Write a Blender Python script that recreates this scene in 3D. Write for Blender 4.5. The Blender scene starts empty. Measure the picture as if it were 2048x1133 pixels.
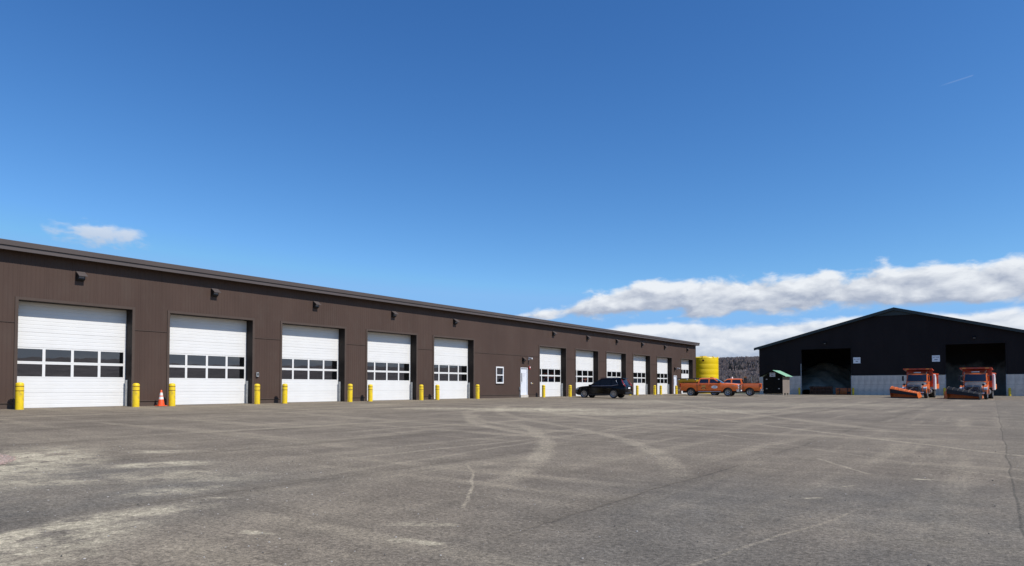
import bpy, bmesh, math, random
from mathutils import Vector, Matrix

S = bpy.context.scene
COL = S.collection
RND = random.Random(11)
rad = math.radians

# ------------------------------------------------------------------ camera
HEAD = rad(35.15)      # the camera looks this far left of the garage's long axis (+Y)
PITCH = rad(1.6)
CAM_Z = 0.85           # above the garage slab; the yard falls away from the garage
cam = bpy.data.cameras.new('camera')
cam.sensor_width = 36.0
cam.lens = 23.994
cam.shift_y = 0.0827
cam.clip_start = 0.1
cam.clip_end = 12000
camo = bpy.data.objects.new('camera', cam)
COL.objects.link(camo)
camo.location = (0, 0, CAM_Z)
camo.rotation_euler = (math.pi / 2 + PITCH, 0, HEAD)
S.camera = camo

# ------------------------------------------------------------------ light
SUN_EL, SUN_AZ = rad(48), rad(4)     # azimuth from +X towards +Y
sdir = Vector((math.cos(SUN_EL) * math.cos(SUN_AZ), math.cos(SUN_EL) * math.sin(SUN_AZ), math.sin(SUN_EL)))
sun = bpy.data.lights.new('sun', 'SUN')
sun.energy = 4.4
sun.angle = rad(0.53)
sun.color = (1.0, 0.955, 0.89)
suno = bpy.data.objects.new('sun', sun)
COL.objects.link(suno)
suno.rotation_euler = sdir.to_track_quat('Z', 'Y').to_euler()
suno.location = (60, 10, 70)

S.view_settings.view_transform = 'Standard'
S.view_settings.look = 'None'
S.view_settings.gamma = 1.0
S.view_settings.exposure = 0.0
S.view_settings.use_curve_mapping = False
S.cycles.max_bounces = 8
S.cycles.transparent_max_bounces = 12
S.cycles.use_denoising = True
S.cycles.caustics_reflective = False
S.cycles.caustics_refractive = False


# ------------------------------------------------------------------ node helper
class NT:
    def __init__(s, tree):
        s.t = tree
        s.n = tree.nodes
        s.l = tree.links

    def new(s, typ, **kw):
        n = s.n.new(typ)
        for k, v in kw.items():
            setattr(n, k, v)
        return n

    def put(s, sock, val):
        if val is None:
            return
        if isinstance(val, bpy.types.NodeSocket):
            s.l.new(val, sock)
        else:
            sock.default_value = val

    def m(s, op, a, b=None, c=None, clamp=False):
        n = s.new('ShaderNodeMath', operation=op, use_clamp=clamp)
        for i, v in enumerate((a, b, c)):
            s.put(n.inputs[i], v)
        return n.outputs[0]

    def vm(s, op, a, b=None, scale=None):
        n = s.new('ShaderNodeVectorMath', operation=op)
        s.put(n.inputs[0], a)
        if b is not None:
            s.put(n.inputs[1], b)
        if scale is not None:
            s.put(n.inputs['Scale'], scale)
        return n.outputs['Value'] if op in ('LENGTH', 'DOT_PRODUCT', 'DISTANCE') else n.outputs[0]

    def ss(s, x, a, b, lo=0.0, hi=1.0):        # smooth ramp from lo at a to hi at b
        n = s.new('ShaderNodeMapRange', interpolation_type='SMOOTHSTEP')
        if a > b:
            a, b, lo, hi = b, a, hi, lo
        for i, v in zip(range(5), (x, a, b, lo, hi)):
            s.put(n.inputs[i], v)
        return n.outputs[0]

    def lin(s, x, a, b, lo=0.0, hi=1.0):
        n = s.new('ShaderNodeMapRange')
        for i, v in zip(range(5), (x, a, b, lo, hi)):
            s.put(n.inputs[i], v)
        return n.outputs[0]

    def noise(s, vec, scale, detail=4.0, rough=0.55, dist=0.0, color=False):
        n = s.new('ShaderNodeTexNoise')
        s.put(n.inputs['Vector'], vec)
        n.inputs['Scale'].default_value = scale
        n.inputs['Detail'].default_value = detail
        n.inputs['Roughness'].default_value = rough
        n.inputs['Distortion'].default_value = dist
        return n.outputs['Color' if color else 'Fac']

    def mapped(s, vec, scale=(1, 1, 1), loc=(0, 0, 0), rot=(0, 0, 0)):
        n = s.new('ShaderNodeMapping')
        s.put(n.inputs['Vector'], vec)
        n.inputs['Location'].default_value = loc
        n.inputs['Rotation'].default_value = rot
        n.inputs['Scale'].default_value = scale
        return n.outputs[0]

    def mix(s, f, a, b, blend='MIX'):
        n = s.new('ShaderNodeMix', data_type='RGBA', blend_type=blend)
        s.put(n.inputs['Factor'], f)
        for sock, v in ((n.inputs['A'], a), (n.inputs['B'], b)):
            pass
        A = [i for i in n.inputs if i.name == 'A' and i.type == 'RGBA'][0]
        B = [i for i in n.inputs if i.name == 'B' and i.type == 'RGBA'][0]
        s.put(A, a if not isinstance(a, tuple) else (*a, 1.0)[:4])
        s.put(B, b if not isinstance(b, tuple) else (*b, 1.0)[:4])
        return [o for o in n.outputs if o.type == 'RGBA'][0]

    def xyz(s, vec):
        n = s.new('ShaderNodeSeparateXYZ')
        s.put(n.inputs[0], vec)
        return n.outputs

    def comb(s, x, y, z):
        n = s.new('ShaderNodeCombineXYZ')
        for i, v in enumerate((x, y, z)):
            s.put(n.inputs[i], v)
        return n.outputs[0]


# ------------------------------------------------------------------ sky
W = bpy.data.worlds.new('World')
S.world = W
W.use_nodes = True
W.node_tree.nodes.clear()
k = NT(W.node_tree)
sky = k.new('ShaderNodeTexSky', sky_type='NISHITA')
sky.sun_disc = False
sky.sun_elevation = SUN_EL
sky.sun_rotation = math.pi / 2 - SUN_AZ
sky.air_density = 1.0
sky.dust_density = 0.15
sky.ozone_density = 3.2
sky.altitude = 200
tc = k.new('ShaderNodeTexCoord').outputs['Generated']
dx, dy, dz = k.xyz(tc)
az = k.m('MULTIPLY', k.m('ARCTAN2', dx, dy), 57.29578)            # degrees from +Y towards +X
el = k.m('MULTIPLY', k.m('ARCSINE', dz), 57.29578)
sr, sg_, sb_ = k.xyz(k.vm('SCALE', sky.outputs[0], scale=0.105))
# deep spring blue: per-channel response of the clear sky
skyc = k.comb(k.m('MINIMUM', k.m('MULTIPLY', k.m('POWER', sr, 1.47), 1.30), 0.24),
              k.m('MINIMUM', k.m('MULTIPLY', k.m('POWER', sg_, 1.234), 1.313), 0.50),
              k.m('MINIMUM', k.m('MULTIPLY', k.m('POWER', sb_, 1.067), 1.42), 0.88))
cv = k.comb(az, k.m('MULTIPLY', el, 2.1), 3.7)
w1 = k.noise(k.mapped(cv, (1, 1, 1)), 0.16, 3.0, 0.5, color=True)
cvw = k.vm('ADD', cv, k.vm('SCALE', k.vm('SUBTRACT', w1, (0.5, 0.5, 0.5)), scale=2.6))
n1 = k.noise(cvw, 0.27, 8.0, 0.50)
n1u = k.noise(k.vm('ADD', cvw, (0.55, 1.25, 0.0)), 0.27, 7.0, 0.50)   # the same field a little towards the sun
nfine = k.noise(cvw, 1.5, 6.0, 0.62)
nlow = k.noise(k.comb(az, 0.0, 9.0), 0.045, 2.0, 0.5)


def cloud_bank(base0, slope, thick, azs, aze, sb, st, amp, f1=3.0):
    base = k.m('ADD', base0, k.m('MULTIPLY', k.m('ADD', az, 35.0), slope))
    e = k.m('SUBTRACT', el, base)
    T = k.m('MULTIPLY', k.m('MULTIPLY', k.ss(az, azs, aze), k.ss(az, 150.0, 105.0)), k.m('MULTIPLY', thick, k.lin(nlow, 0.3, 0.7, 0.93, 1.07)))
    d = k.m('MINIMUM', k.m('DIVIDE', e, sb), k.m('DIVIDE', k.m('SUBTRACT', T, e), st))
    d = k.m('ADD', k.m('MINIMUM', d, 1.6), k.m('MULTIPLY', k.m('ADD', k.m('SUBTRACT', n1, 0.5), k.m('MULTIPLY', k.m('SUBTRACT', nfine, 0.5), 0.18)), amp))
    h = k.m('DIVIDE', e, k.m('MAXIMUM', T, 0.4))
    return d, h


d1, h1 = cloud_bank(5.75, -0.006, 3.3, -37.5, -22.0, 0.9, 1.0, 3.6)
d2, h2 = cloud_bank(0.2, 0.0, 5.3, -35.0, -25.0, 0.6, 0.7, 2.6)
# the lone small cloud over the near end of the garage
ex = k.m('DIVIDE', k.m('ADD', az, 66.4), 3.9)
ey = k.m('DIVIDE', k.m('SUBTRACT', el, 10.85), 1.1)
rr = k.m('SQRT', k.m('ADD', k.m('MULTIPLY', ex, ex), k.m('MULTIPLY', ey, ey)))
n3 = k.noise(cvw, 0.8, 6.0, 0.55)
d3 = k.m('ADD', k.m('SUBTRACT', 0.95, rr), k.m('MULTIPLY', k.m('SUBTRACT', n3, 0.5), 1.7))
a1 = k.m('MULTIPLY', k.ss(d1, -0.10, 0.75), 0.97)
a2 = k.m('MULTIPLY', k.ss(d2, -0.10, 0.75), 0.96)
a3 = k.m('MULTIPLY', k.ss(d3, 0.0, 0.8), 0.82)
a1 = k.m('MULTIPLY', a1, k.ss(el, 3.0, 5.5))
a2 = k.m('MULTIPLY', a2, k.ss(el, -0.5, 1.0))
relief = k.m('ADD', k.m('MULTIPLY', k.m('SUBTRACT', n1, n1u), 2.8), k.m('MULTIPLY', k.m('SUBTRACT', nfine, 0.5), 0.5))
b1 = k.m('ADD', k.m('ADD', k.ss(h1, 0.05, 0.85, 0.06, 0.80), relief), k.m('MULTIPLY', k.m('SUBTRACT', 1.0, a1), 0.2), clamp=True)
b2 = k.m('ADD', k.m('ADD', k.ss(h2, 0.50, 0.98, 0.12, 0.95), relief), 0.0, clamp=True)
c_dark, c_lite = (0.40, 0.45, 0.56), (0.86, 0.89, 0.93)
cc1 = k.mix(b1, c_dark, c_lite)
cc2 = k.mix(b2, (0.46, 0.53, 0.66), c_lite)
col = k.mix(a2, skyc, cc2)
col = k.mix(a1, col, cc1)
col = k.mix(a3, col, k.mix(k.ss(ey, -0.9, 0.9), (0.50, 0.58, 0.72), (0.74, 0.79, 0.87)))
# a short thin contrail high on the right
tx_ = k.m('ADD', az, 1.75)
ty_ = k.m('DIVIDE', k.m('SUBTRACT', k.m('SUBTRACT', el, 20.75), k.m('MULTIPLY', tx_, 0.12)), 0.07)
tl_ = k.m('MULTIPLY', k.ss(k.m('ABSOLUTE', ty_), 1.0, 0.1), k.m('MULTIPLY', k.ss(tx_, -1.2, -0.2), k.ss(tx_, 1.05, 0.9)))
col = k.mix(k.m('MULTIPLY', tl_, 0.08), col, (0.80, 0.86, 0.93))
bg = k.new('ShaderNodeBackground')
k.put(bg.inputs['Color'], col)
bg.inputs['Strength'].default_value = 1.0
k.l.new(bg.outputs[0], k.new('ShaderNodeOutputWorld').inputs[0])


# ------------------------------------------------------------------ mesh helper
class MB:
    def __init__(s):
        s.v, s.f, s.m = [], [], []

    def add(s, vs, fs, m=0):
        n = len(s.v)
        s.v += [tuple(v) for v in vs]
        s.f += [tuple(i + n for i in f) for f in fs]
        s.m += [m] * len(fs)
        return s

    def box(s, x0, x1, y0, y1, z0, z1, m=0):
        return s.add([(x0, y0, z0), (x1, y0, z0), (x1, y1, z0), (x0, y1, z0), (x0, y0, z1), (x1, y0, z1), (x1, y1, z1), (x0, y1, z1)],
                     [(0, 3, 2, 1), (4, 5, 6, 7), (0, 1, 5, 4), (1, 2, 6, 5), (2, 3, 7, 6), (3, 0, 4, 7)], m)

    def prism(s, poly, a, b, axis='y', m=0):
        def P(p, t):
            return {'y': (p[0], t, p[1]), 'x': (t, p[0], p[1]), 'z': (p[0], p[1], t)}[axis]
        n = len(poly)
        vs = [P(p, a) for p in poly] + [P(p, b) for p in poly]
        fs = [tuple(range(n)), tuple(range(2 * n - 1, n - 1, -1))]
        fs += [(i, i + n, (i + 1) % n + n, (i + 1) % n) for i in range(n)]
        return s.add(vs, fs, m)

    def loft(s, rings, m=0, cap=True):
        n = len(rings[0])
        vs = [p for r in rings for p in r]
        fs = []
        for j in range(len(rings) - 1):
            for i in range(n):
                a, b = j * n + i, j * n + (i + 1) % n
                fs.append((a, b, b + n, a + n))
        if cap:
            fs.append(tuple(range(n - 1, -1, -1)))
            fs.append(tuple(range((len(rings) - 1) * n, len(rings) * n)))
        return s.add(vs, fs, m)

    def tube(s, pts, r, n=8, m=0):
        pts = [Vector(p) for p in pts]
        rs = r if isinstance(r, (list, tuple)) else [r] * len(pts)
        rings = []
        for i, p in enumerate(pts):
            t = (pts[min(i + 1, len(pts) - 1)] - pts[max(i - 1, 0)]).normalized()
            u = t.cross(Vector((0, 0, 1)) if abs(t.z) < 0.9 else Vector((1, 0, 0))).normalized()
            w = t.cross(u)
            rings.append([p + (u * math.cos(2 * math.pi * j / n) + w * math.sin(2 * math.pi * j / n)) * rs[i] for j in range(n)])
        return s.loft(rings, m)

    def lathe(s, prof, n=20, axis='z', c=(0, 0, 0), m=0):
        rings = []
        for r, h in prof:
            ring = []
            for j in range(n):
                a = 2 * math.pi * j / n
                p, q = r * math.cos(a), r * math.sin(a)
                o = {'z': (p, q, h), 'y': (q, h, p), 'x': (h, p, q)}[axis]
                ring.append((o[0] + c[0], o[1] + c[1], o[2] + c[2]))
            rings.append(ring)
        return s.loft(rings, m, cap=prof[0] != prof[-1])

    def patch(s, fn, nu=6, nv=4, off=0.008, m=0, th=0.0):
        e = 1e-3
        g = []
        for j in range(nv + 1):
            for i in range(nu + 1):
                u, v = i / nu, j / nv
                p = Vector(fn(u, v))
                du = Vector(fn(min(u + e, 1), v)) - Vector(fn(max(u - e, 0), v))
                dv = Vector(fn(u, min(v + e, 1))) - Vector(fn(u, max(v - e, 0)))
                g.append(p + du.cross(dv).normalized() * off)
        fs = [(j * (nu + 1) + i, j * (nu + 1) + i + 1, (j + 1) * (nu + 1) + i + 1, (j + 1) * (nu + 1) + i) for j in range(nv) for i in range(nu)]
        return s.add(g, fs, m)

    def xf(s, M):
        s.v = [tuple(M @ Vector(v)) for v in s.v]
        return s

    def mesh(s, name, mats, smooth=None, bevel=None, fix=True):
        me = bpy.data.meshes.new(name)
        me.from_pydata(s.v, [], s.f)
        if not isinstance(mats, (list, tuple)):
            mats = [mats]
        for q in mats:
            me.materials.append(q)
        if len(mats) > 1:
            me.polygons.foreach_set('material_index', s.m)
        if fix or bevel:
            bm = bmesh.new()
            bm.from_mesh(me)
            if fix:
                bmesh.ops.recalc_face_normals(bm, faces=bm.faces)
            if bevel:
                es = [e for e in bm.edges if len(e.link_faces) == 2 and e.calc_face_angle(0) > 0.5]
                bmesh.ops.bevel(bm, geom=es, offset=bevel, segments=2, affect='EDGES', profile=0.5)
            bm.to_mesh(me)
            bm.free()
        if smooth is not None:
            me.shade_smooth()
            me.set_sharp_from_angle(angle=rad(smooth))
        me.update()
        return me

    def build(s, name, mats, parent=None, **kw):
        return put(s.mesh(name, mats, **kw), name, parent)


def put(me, name, parent=None, loc=(0, 0, 0), rz=0.0):
    o = bpy.data.objects.new(name, me)
    COL.objects.link(o)
    o.parent = parent
    o.location = loc
    o.rotation_euler = (0, 0, rz)
    return o


def tag(o, label=None, cat=None, group=None, kind=None):
    for a, v in (('label', label), ('category', cat), ('group', group), ('kind', kind)):
        if v:
            o[a] = v
    return o


def empty(name, loc=(0, 0, 0), rz=0.0, parent=None):
    return put(None, name, parent, loc, rz)


def copy_tree(o, parent=None):
    c = o.copy()
    COL.objects.link(c)
    c.parent = parent
    for ch in list(o.children):
        copy_tree(ch, c)
    return c


# ------------------------------------------------------------------ materials
def mat(name, color, rough=0.6, metal=0.0, var=0.0, vscale=3.0, bump=0.0, bscale=80.0, spec=0.5, coat=0.0, tint=None, stretch=(1, 1, 1), dirt=None):
    M = bpy.data.materials.new(name)
    M.use_nodes = True
    q = NT(M.node_tree)
    b = M.node_tree.nodes['Principled BSDF']
    b.inputs['Roughness'].default_value = rough
    b.inputs['Metallic'].default_value = metal
    b.inputs['Specular IOR Level'].default_value = spec
    b.inputs['Coat Weight'].default_value = coat
    b.inputs['Coat Roughness'].default_value = 0.06
    c = (*color, 1.0)
    if var or bump or dirt:
        co = q.mapped(q.new('ShaderNodeTexCoord').outputs['Object'], stretch)
    if var:
        n = q.noise(co, vscale, 6.0, 0.6)
        t = tint or color
        c = q.mix(q.ss(n, 0.3, 0.7), tuple(x * (1 - var) for x in color), tuple(min(1, x * (1 + var)) for x in t))
    if dirt:
        dcol, amt, dsc = dirt
        n = q.noise(q.mapped(co, (1, 1, 1), (3.1, 7.7, 1.3)), dsc, 7.0, 0.65)
        c = q.mix(q.m('MULTIPLY', q.ss(n, 0.48, 0.72), amt), c, dcol)
    q.put(b.inputs['Base Color'], c)
    if bump:
        bn = q.new('ShaderNodeBump')
        bn.inputs['Strength'].default_value = bump
        bn.inputs['Distance'].default_value = 0.01
        q.put(bn.inputs['Height'], q.noise(co, bscale, 4.0, 0.6))
        q.put(b.inputs['Normal'], bn.outputs[0])
    return M


def glass(name, tint, f0, dark):
    M = bpy.data.materials.new(name)
    M.use_nodes = True
    q = NT(M.node_tree)
    M.node_tree.nodes.clear()
    g = q.new('ShaderNodeBsdfGlossy')
    g.inputs['Roughness'].default_value = 0.01
    g.inputs['Color'].default_value = (1, 1, 1, 1)
    nz = q.noise(q.new('ShaderNodeTexCoord').outputs['Object'], 1.3, 2.0, 0.5)
    bn = q.new('ShaderNodeBump')
    bn.inputs['Strength'].default_value = 0.05
    bn.inputs['Distance'].default_value = 0.02
    q.put(bn.inputs['Height'], nz)
    q.put(g.inputs['Normal'], bn.outputs[0])
    t = q.new('ShaderNodeBsdfTransparent')
    t.inputs['Color'].default_value = (*tint, 1)
    dfs = q.new('ShaderNodeBsdfDiffuse')
    dfs.inputs['Color'].default_value = (0.012, 0.013, 0.014, 1)
    m1 = q.new('ShaderNodeMixShader')
    m1.inputs[0].default_value = dark
    q.l.new(t.outputs[0], m1.inputs[1])
    q.l.new(dfs.outputs[0], m1.inputs[2])
    lw = q.new('ShaderNodeLayerWeight')
    lw.inputs['Blend'].default_value = 0.5
    fac = q.m('ADD', f0, q.m('MULTIPLY', q.m('POWER', lw.outputs['Facing'], 4.0), 0.8), clamp=True)
    m2 = q.new('ShaderNodeMixShader')
    q.put(m2.inputs[0], fac)
    q.l.new(m1.outputs[0], m2.inputs[1])
    q.l.new(g.outputs[0], m2.inputs[2])
    q.l.new(m2.outputs[0], q.new('ShaderNodeOutputMaterial').inputs[0])
    return M


BROWN = (0.083, 0.055, 0.044)
M_SIDE = mat('brown_siding', BROWN, 0.5, var=0.07, vscale=0.5, stretch=(1, 1, 0.5), dirt=((0.10, 0.076, 0.062), 0.35, 1.2), spec=0.12)
M_TRIM = mat('brown_trim', (0.090, 0.066, 0.054), 0.5, var=0.06, vscale=2.0, spec=0.15)
M_FASC = mat('brown_fascia', (0.098, 0.080, 0.074), 0.45, var=0.05, vscale=0.6, spec=0.4)
M_LINER = mat('steel_liner', (0.32, 0.32, 0.31), 0.7, var=0.1)
M_DOOR = mat('white_door', (0.78, 0.775, 0.755), 0.45, var=0.02, vscale=0.8, dirt=((0.66, 0.64, 0.60), 0.18, 0.7), spec=0.3)
M_PDOOR = mat('white_paint', (0.74, 0.76, 0.80), 0.45, var=0.02)
M_WHITE = mat('white_vinyl', (0.78, 0.78, 0.77), 0.45)
M_GLASS = glass('door_glass', (0.40, 0.42, 0.42), 0.15, 0.30)
M_CARGLASS = glass('car_glass', (0.2, 0.22, 0.22), 0.03, 0.8)
M_TRUCKGLASS = glass('truck_glass', (0.22, 0.26, 0.27), 0.10, 0.6)
M_GALV = mat('galvanised_steel', (0.42, 0.43, 0.43), 0.5, 0.3, var=0.2, vscale=6.0)
M_RUBBER = mat('black_rubber', (0.012, 0.012, 0.013), 0.7, var=0.3, vscale=8.0)
M_TYRE = mat('tyre_rubber', (0.018, 0.018, 0.018), 0.8, var=0.25, vscale=10.0)
M_YEL = mat('yellow_plastic', (0.86, 0.60, 0.012), 0.45, var=0.06, vscale=5.0, dirt=((0.42, 0.30, 0.06), 0.6, 5.0))
M_STRIPE = mat('dark_red_stripe', (0.10, 0.018, 0.012), 0.5)
M_BLACK = mat('black_siding', (0.021, 0.016, 0.0155), 0.6, var=0.12, vscale=0.7, stretch=(1, 1, 0.3), spec=0.1)
M_BTRIM = mat('black_green_trim', (0.020, 0.026, 0.022), 0.4, var=0.1)
M_CONC = mat('concrete', (0.62, 0.56, 0.48), 0.85, var=0.18, vscale=0.9, bump=0.25, bscale=40, dirt=((0.46, 0.42, 0.36), 0.6, 1.6))
def dark_topped_wall():
    M = bpy.data.materials.new('dark_topped_concrete')
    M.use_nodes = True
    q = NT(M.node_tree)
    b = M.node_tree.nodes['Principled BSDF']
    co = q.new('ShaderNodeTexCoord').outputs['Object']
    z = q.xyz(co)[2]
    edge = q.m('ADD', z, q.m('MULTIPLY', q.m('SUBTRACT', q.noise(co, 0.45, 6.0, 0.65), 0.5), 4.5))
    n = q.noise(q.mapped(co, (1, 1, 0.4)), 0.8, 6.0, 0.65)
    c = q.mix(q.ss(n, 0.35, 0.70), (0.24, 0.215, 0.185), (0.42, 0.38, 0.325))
    c = q.mix(q.ss(edge, 2.6, 4.4), c, (0.035, 0.032, 0.030))  # goes near-black above a ragged height line
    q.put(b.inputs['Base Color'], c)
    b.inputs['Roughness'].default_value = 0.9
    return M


M_CONCD = dark_topped_wall()
M_DARKIN = mat('dark_lumber', (0.03, 0.028, 0.026), 0.9, var=0.2)
M_SALT = mat('salt', (0.55, 0.46, 0.36), 0.9, var=0.25, vscale=0.8, bump=0.5, bscale=6, dirt=((0.30, 0.25, 0.19), 0.7, 0.9))
M_ORANGE = mat('orange_paint', (0.82, 0.165, 0.020), 0.32, coat=0.5, var=0.05, vscale=2.0)
M_ORANGEW = mat('worn_orange_paint', (0.74, 0.16, 0.028), 0.5, var=0.18, vscale=5.0, dirt=((0.25, 0.09, 0.04), 0.6, 3.0))
M_REDOR = mat('dump_body_orange', (0.50, 0.055, 0.014), 0.42, var=0.12, vscale=2.5, dirt=((0.25, 0.07, 0.04), 0.4, 2.0))
M_RUST = mat('rust', (0.12, 0.05, 0.028), 0.85, var=0.5, vscale=6.0, dirt=((0.30, 0.13, 0.06), 0.8, 5.0))
M_CHROME = mat('chrome', (0.62, 0.63, 0.64), 0.16, 1.0)
M_ALLOY = mat('alloy', (0.45, 0.45, 0.46), 0.3, 0.8, var=0.1)
M_CARBLK = mat('black_car_paint', (0.004, 0.004, 0.005), 0.12, spec=0.28)
M_PLASTIC = mat('black_plastic', (0.014, 0.014, 0.015), 0.55)
M_DARKST = mat('dark_steel', (0.035, 0.034, 0.033), 0.6, 0.3, var=0.35, vscale=7.0, dirt=((0.10, 0.06, 0.04), 0.6, 6.0))
M_HOOD = mat('satin_black_hood', (0.11, 0.115, 0.12), 0.25, coat=0.6, var=0.2, vscale=2.0)
M_RED = mat('red_lens', (0.30, 0.010, 0.010), 0.2, coat=0.5)
M_LENS = mat('clear_lens', (0.55, 0.58, 0.60), 0.12, coat=0.6)
M_AMBER = mat('amber_lens', (0.75, 0.28, 0.02), 0.2, coat=0.5)
M_CONE = mat('cone_orange', (0.85, 0.10, 0.02), 0.45, var=0.06)
M_REFL = mat('reflective_white', (0.80, 0.80, 0.78), 0.4)
M_SIGN = mat('sign_white', (0.84, 0.84, 0.83), 0.5)
M_INK = mat('sign_ink', (0.03, 0.03, 0.035), 0.6)
M_GREY = mat('sign_grey', (0.25, 0.25, 0.27), 0.6)
M_GREEN = mat('green_roof', (0.30, 0.56, 0.36), 0.45, var=0.06, vscale=2.0)
M_TAN = mat('tan_siding', (0.235, 0.195, 0.165), 0.6, var=0.08, vscale=2.0)
M_HUTSHADE = mat('shed_front_shade', (0.010, 0.009, 0.008), 0.8, var=0.2, vscale=3.0, spec=0.1)  # shade on the hut's front painted in as near-black; its sides stay tan
M_WOOD = mat('pale_wood', (0.48, 0.42, 0.34), 0.8, var=0.15, vscale=8.0)
M_GOLD = mat('gold_decal', (0.55, 0.33, 0.08), 0.5)
M_TANK = mat('yellow_tank', (0.86, 0.60, 0.004), 0.4, var=0.05, vscale=0.8)
M_TARP = mat('black_tarp', (0.02, 0.021, 0.025), 0.45, bump=0.4, bscale=9)
M_BARK = mat('grey_bark', (0.12, 0.105, 0.09), 0.9, var=0.3, vscale=2.0)


# ------------------------------------------------------------------ ground
GX = -30.7          # face of the garage wall


def sm(a, b, x):
    t = min(1, max(0, (x - a) / (b - a)))
    return t * t * (3 - 2 * t)


def gz(x, y):
    q = max(0, x - GX)
    b = -0.0195 * q if q < 16 else (-0.312 - 0.0195 * (q - 16) + 0.0195 * (q - 16) ** 2 / 28.4 if q < 30.2 else -0.4505)
    t = sm(84, 106, y)
    return b * (1 - t) - 0.30 * t


def grid_sheet(name, xs, ys, zf, m):
    vs = [(x, y, zf(x, y)) for y in ys for x in xs]
    n = len(xs)
    fs = [(j * n + i, j * n + i + 1, (j + 1) * n + i + 1, (j + 1) * n + i) for j in range(len(ys) - 1) for i in range(n - 1)]
    o = MB().add(vs, fs).build(name, m, fix=False, smooth=40)
    return tag(o, kind='structure')


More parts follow.
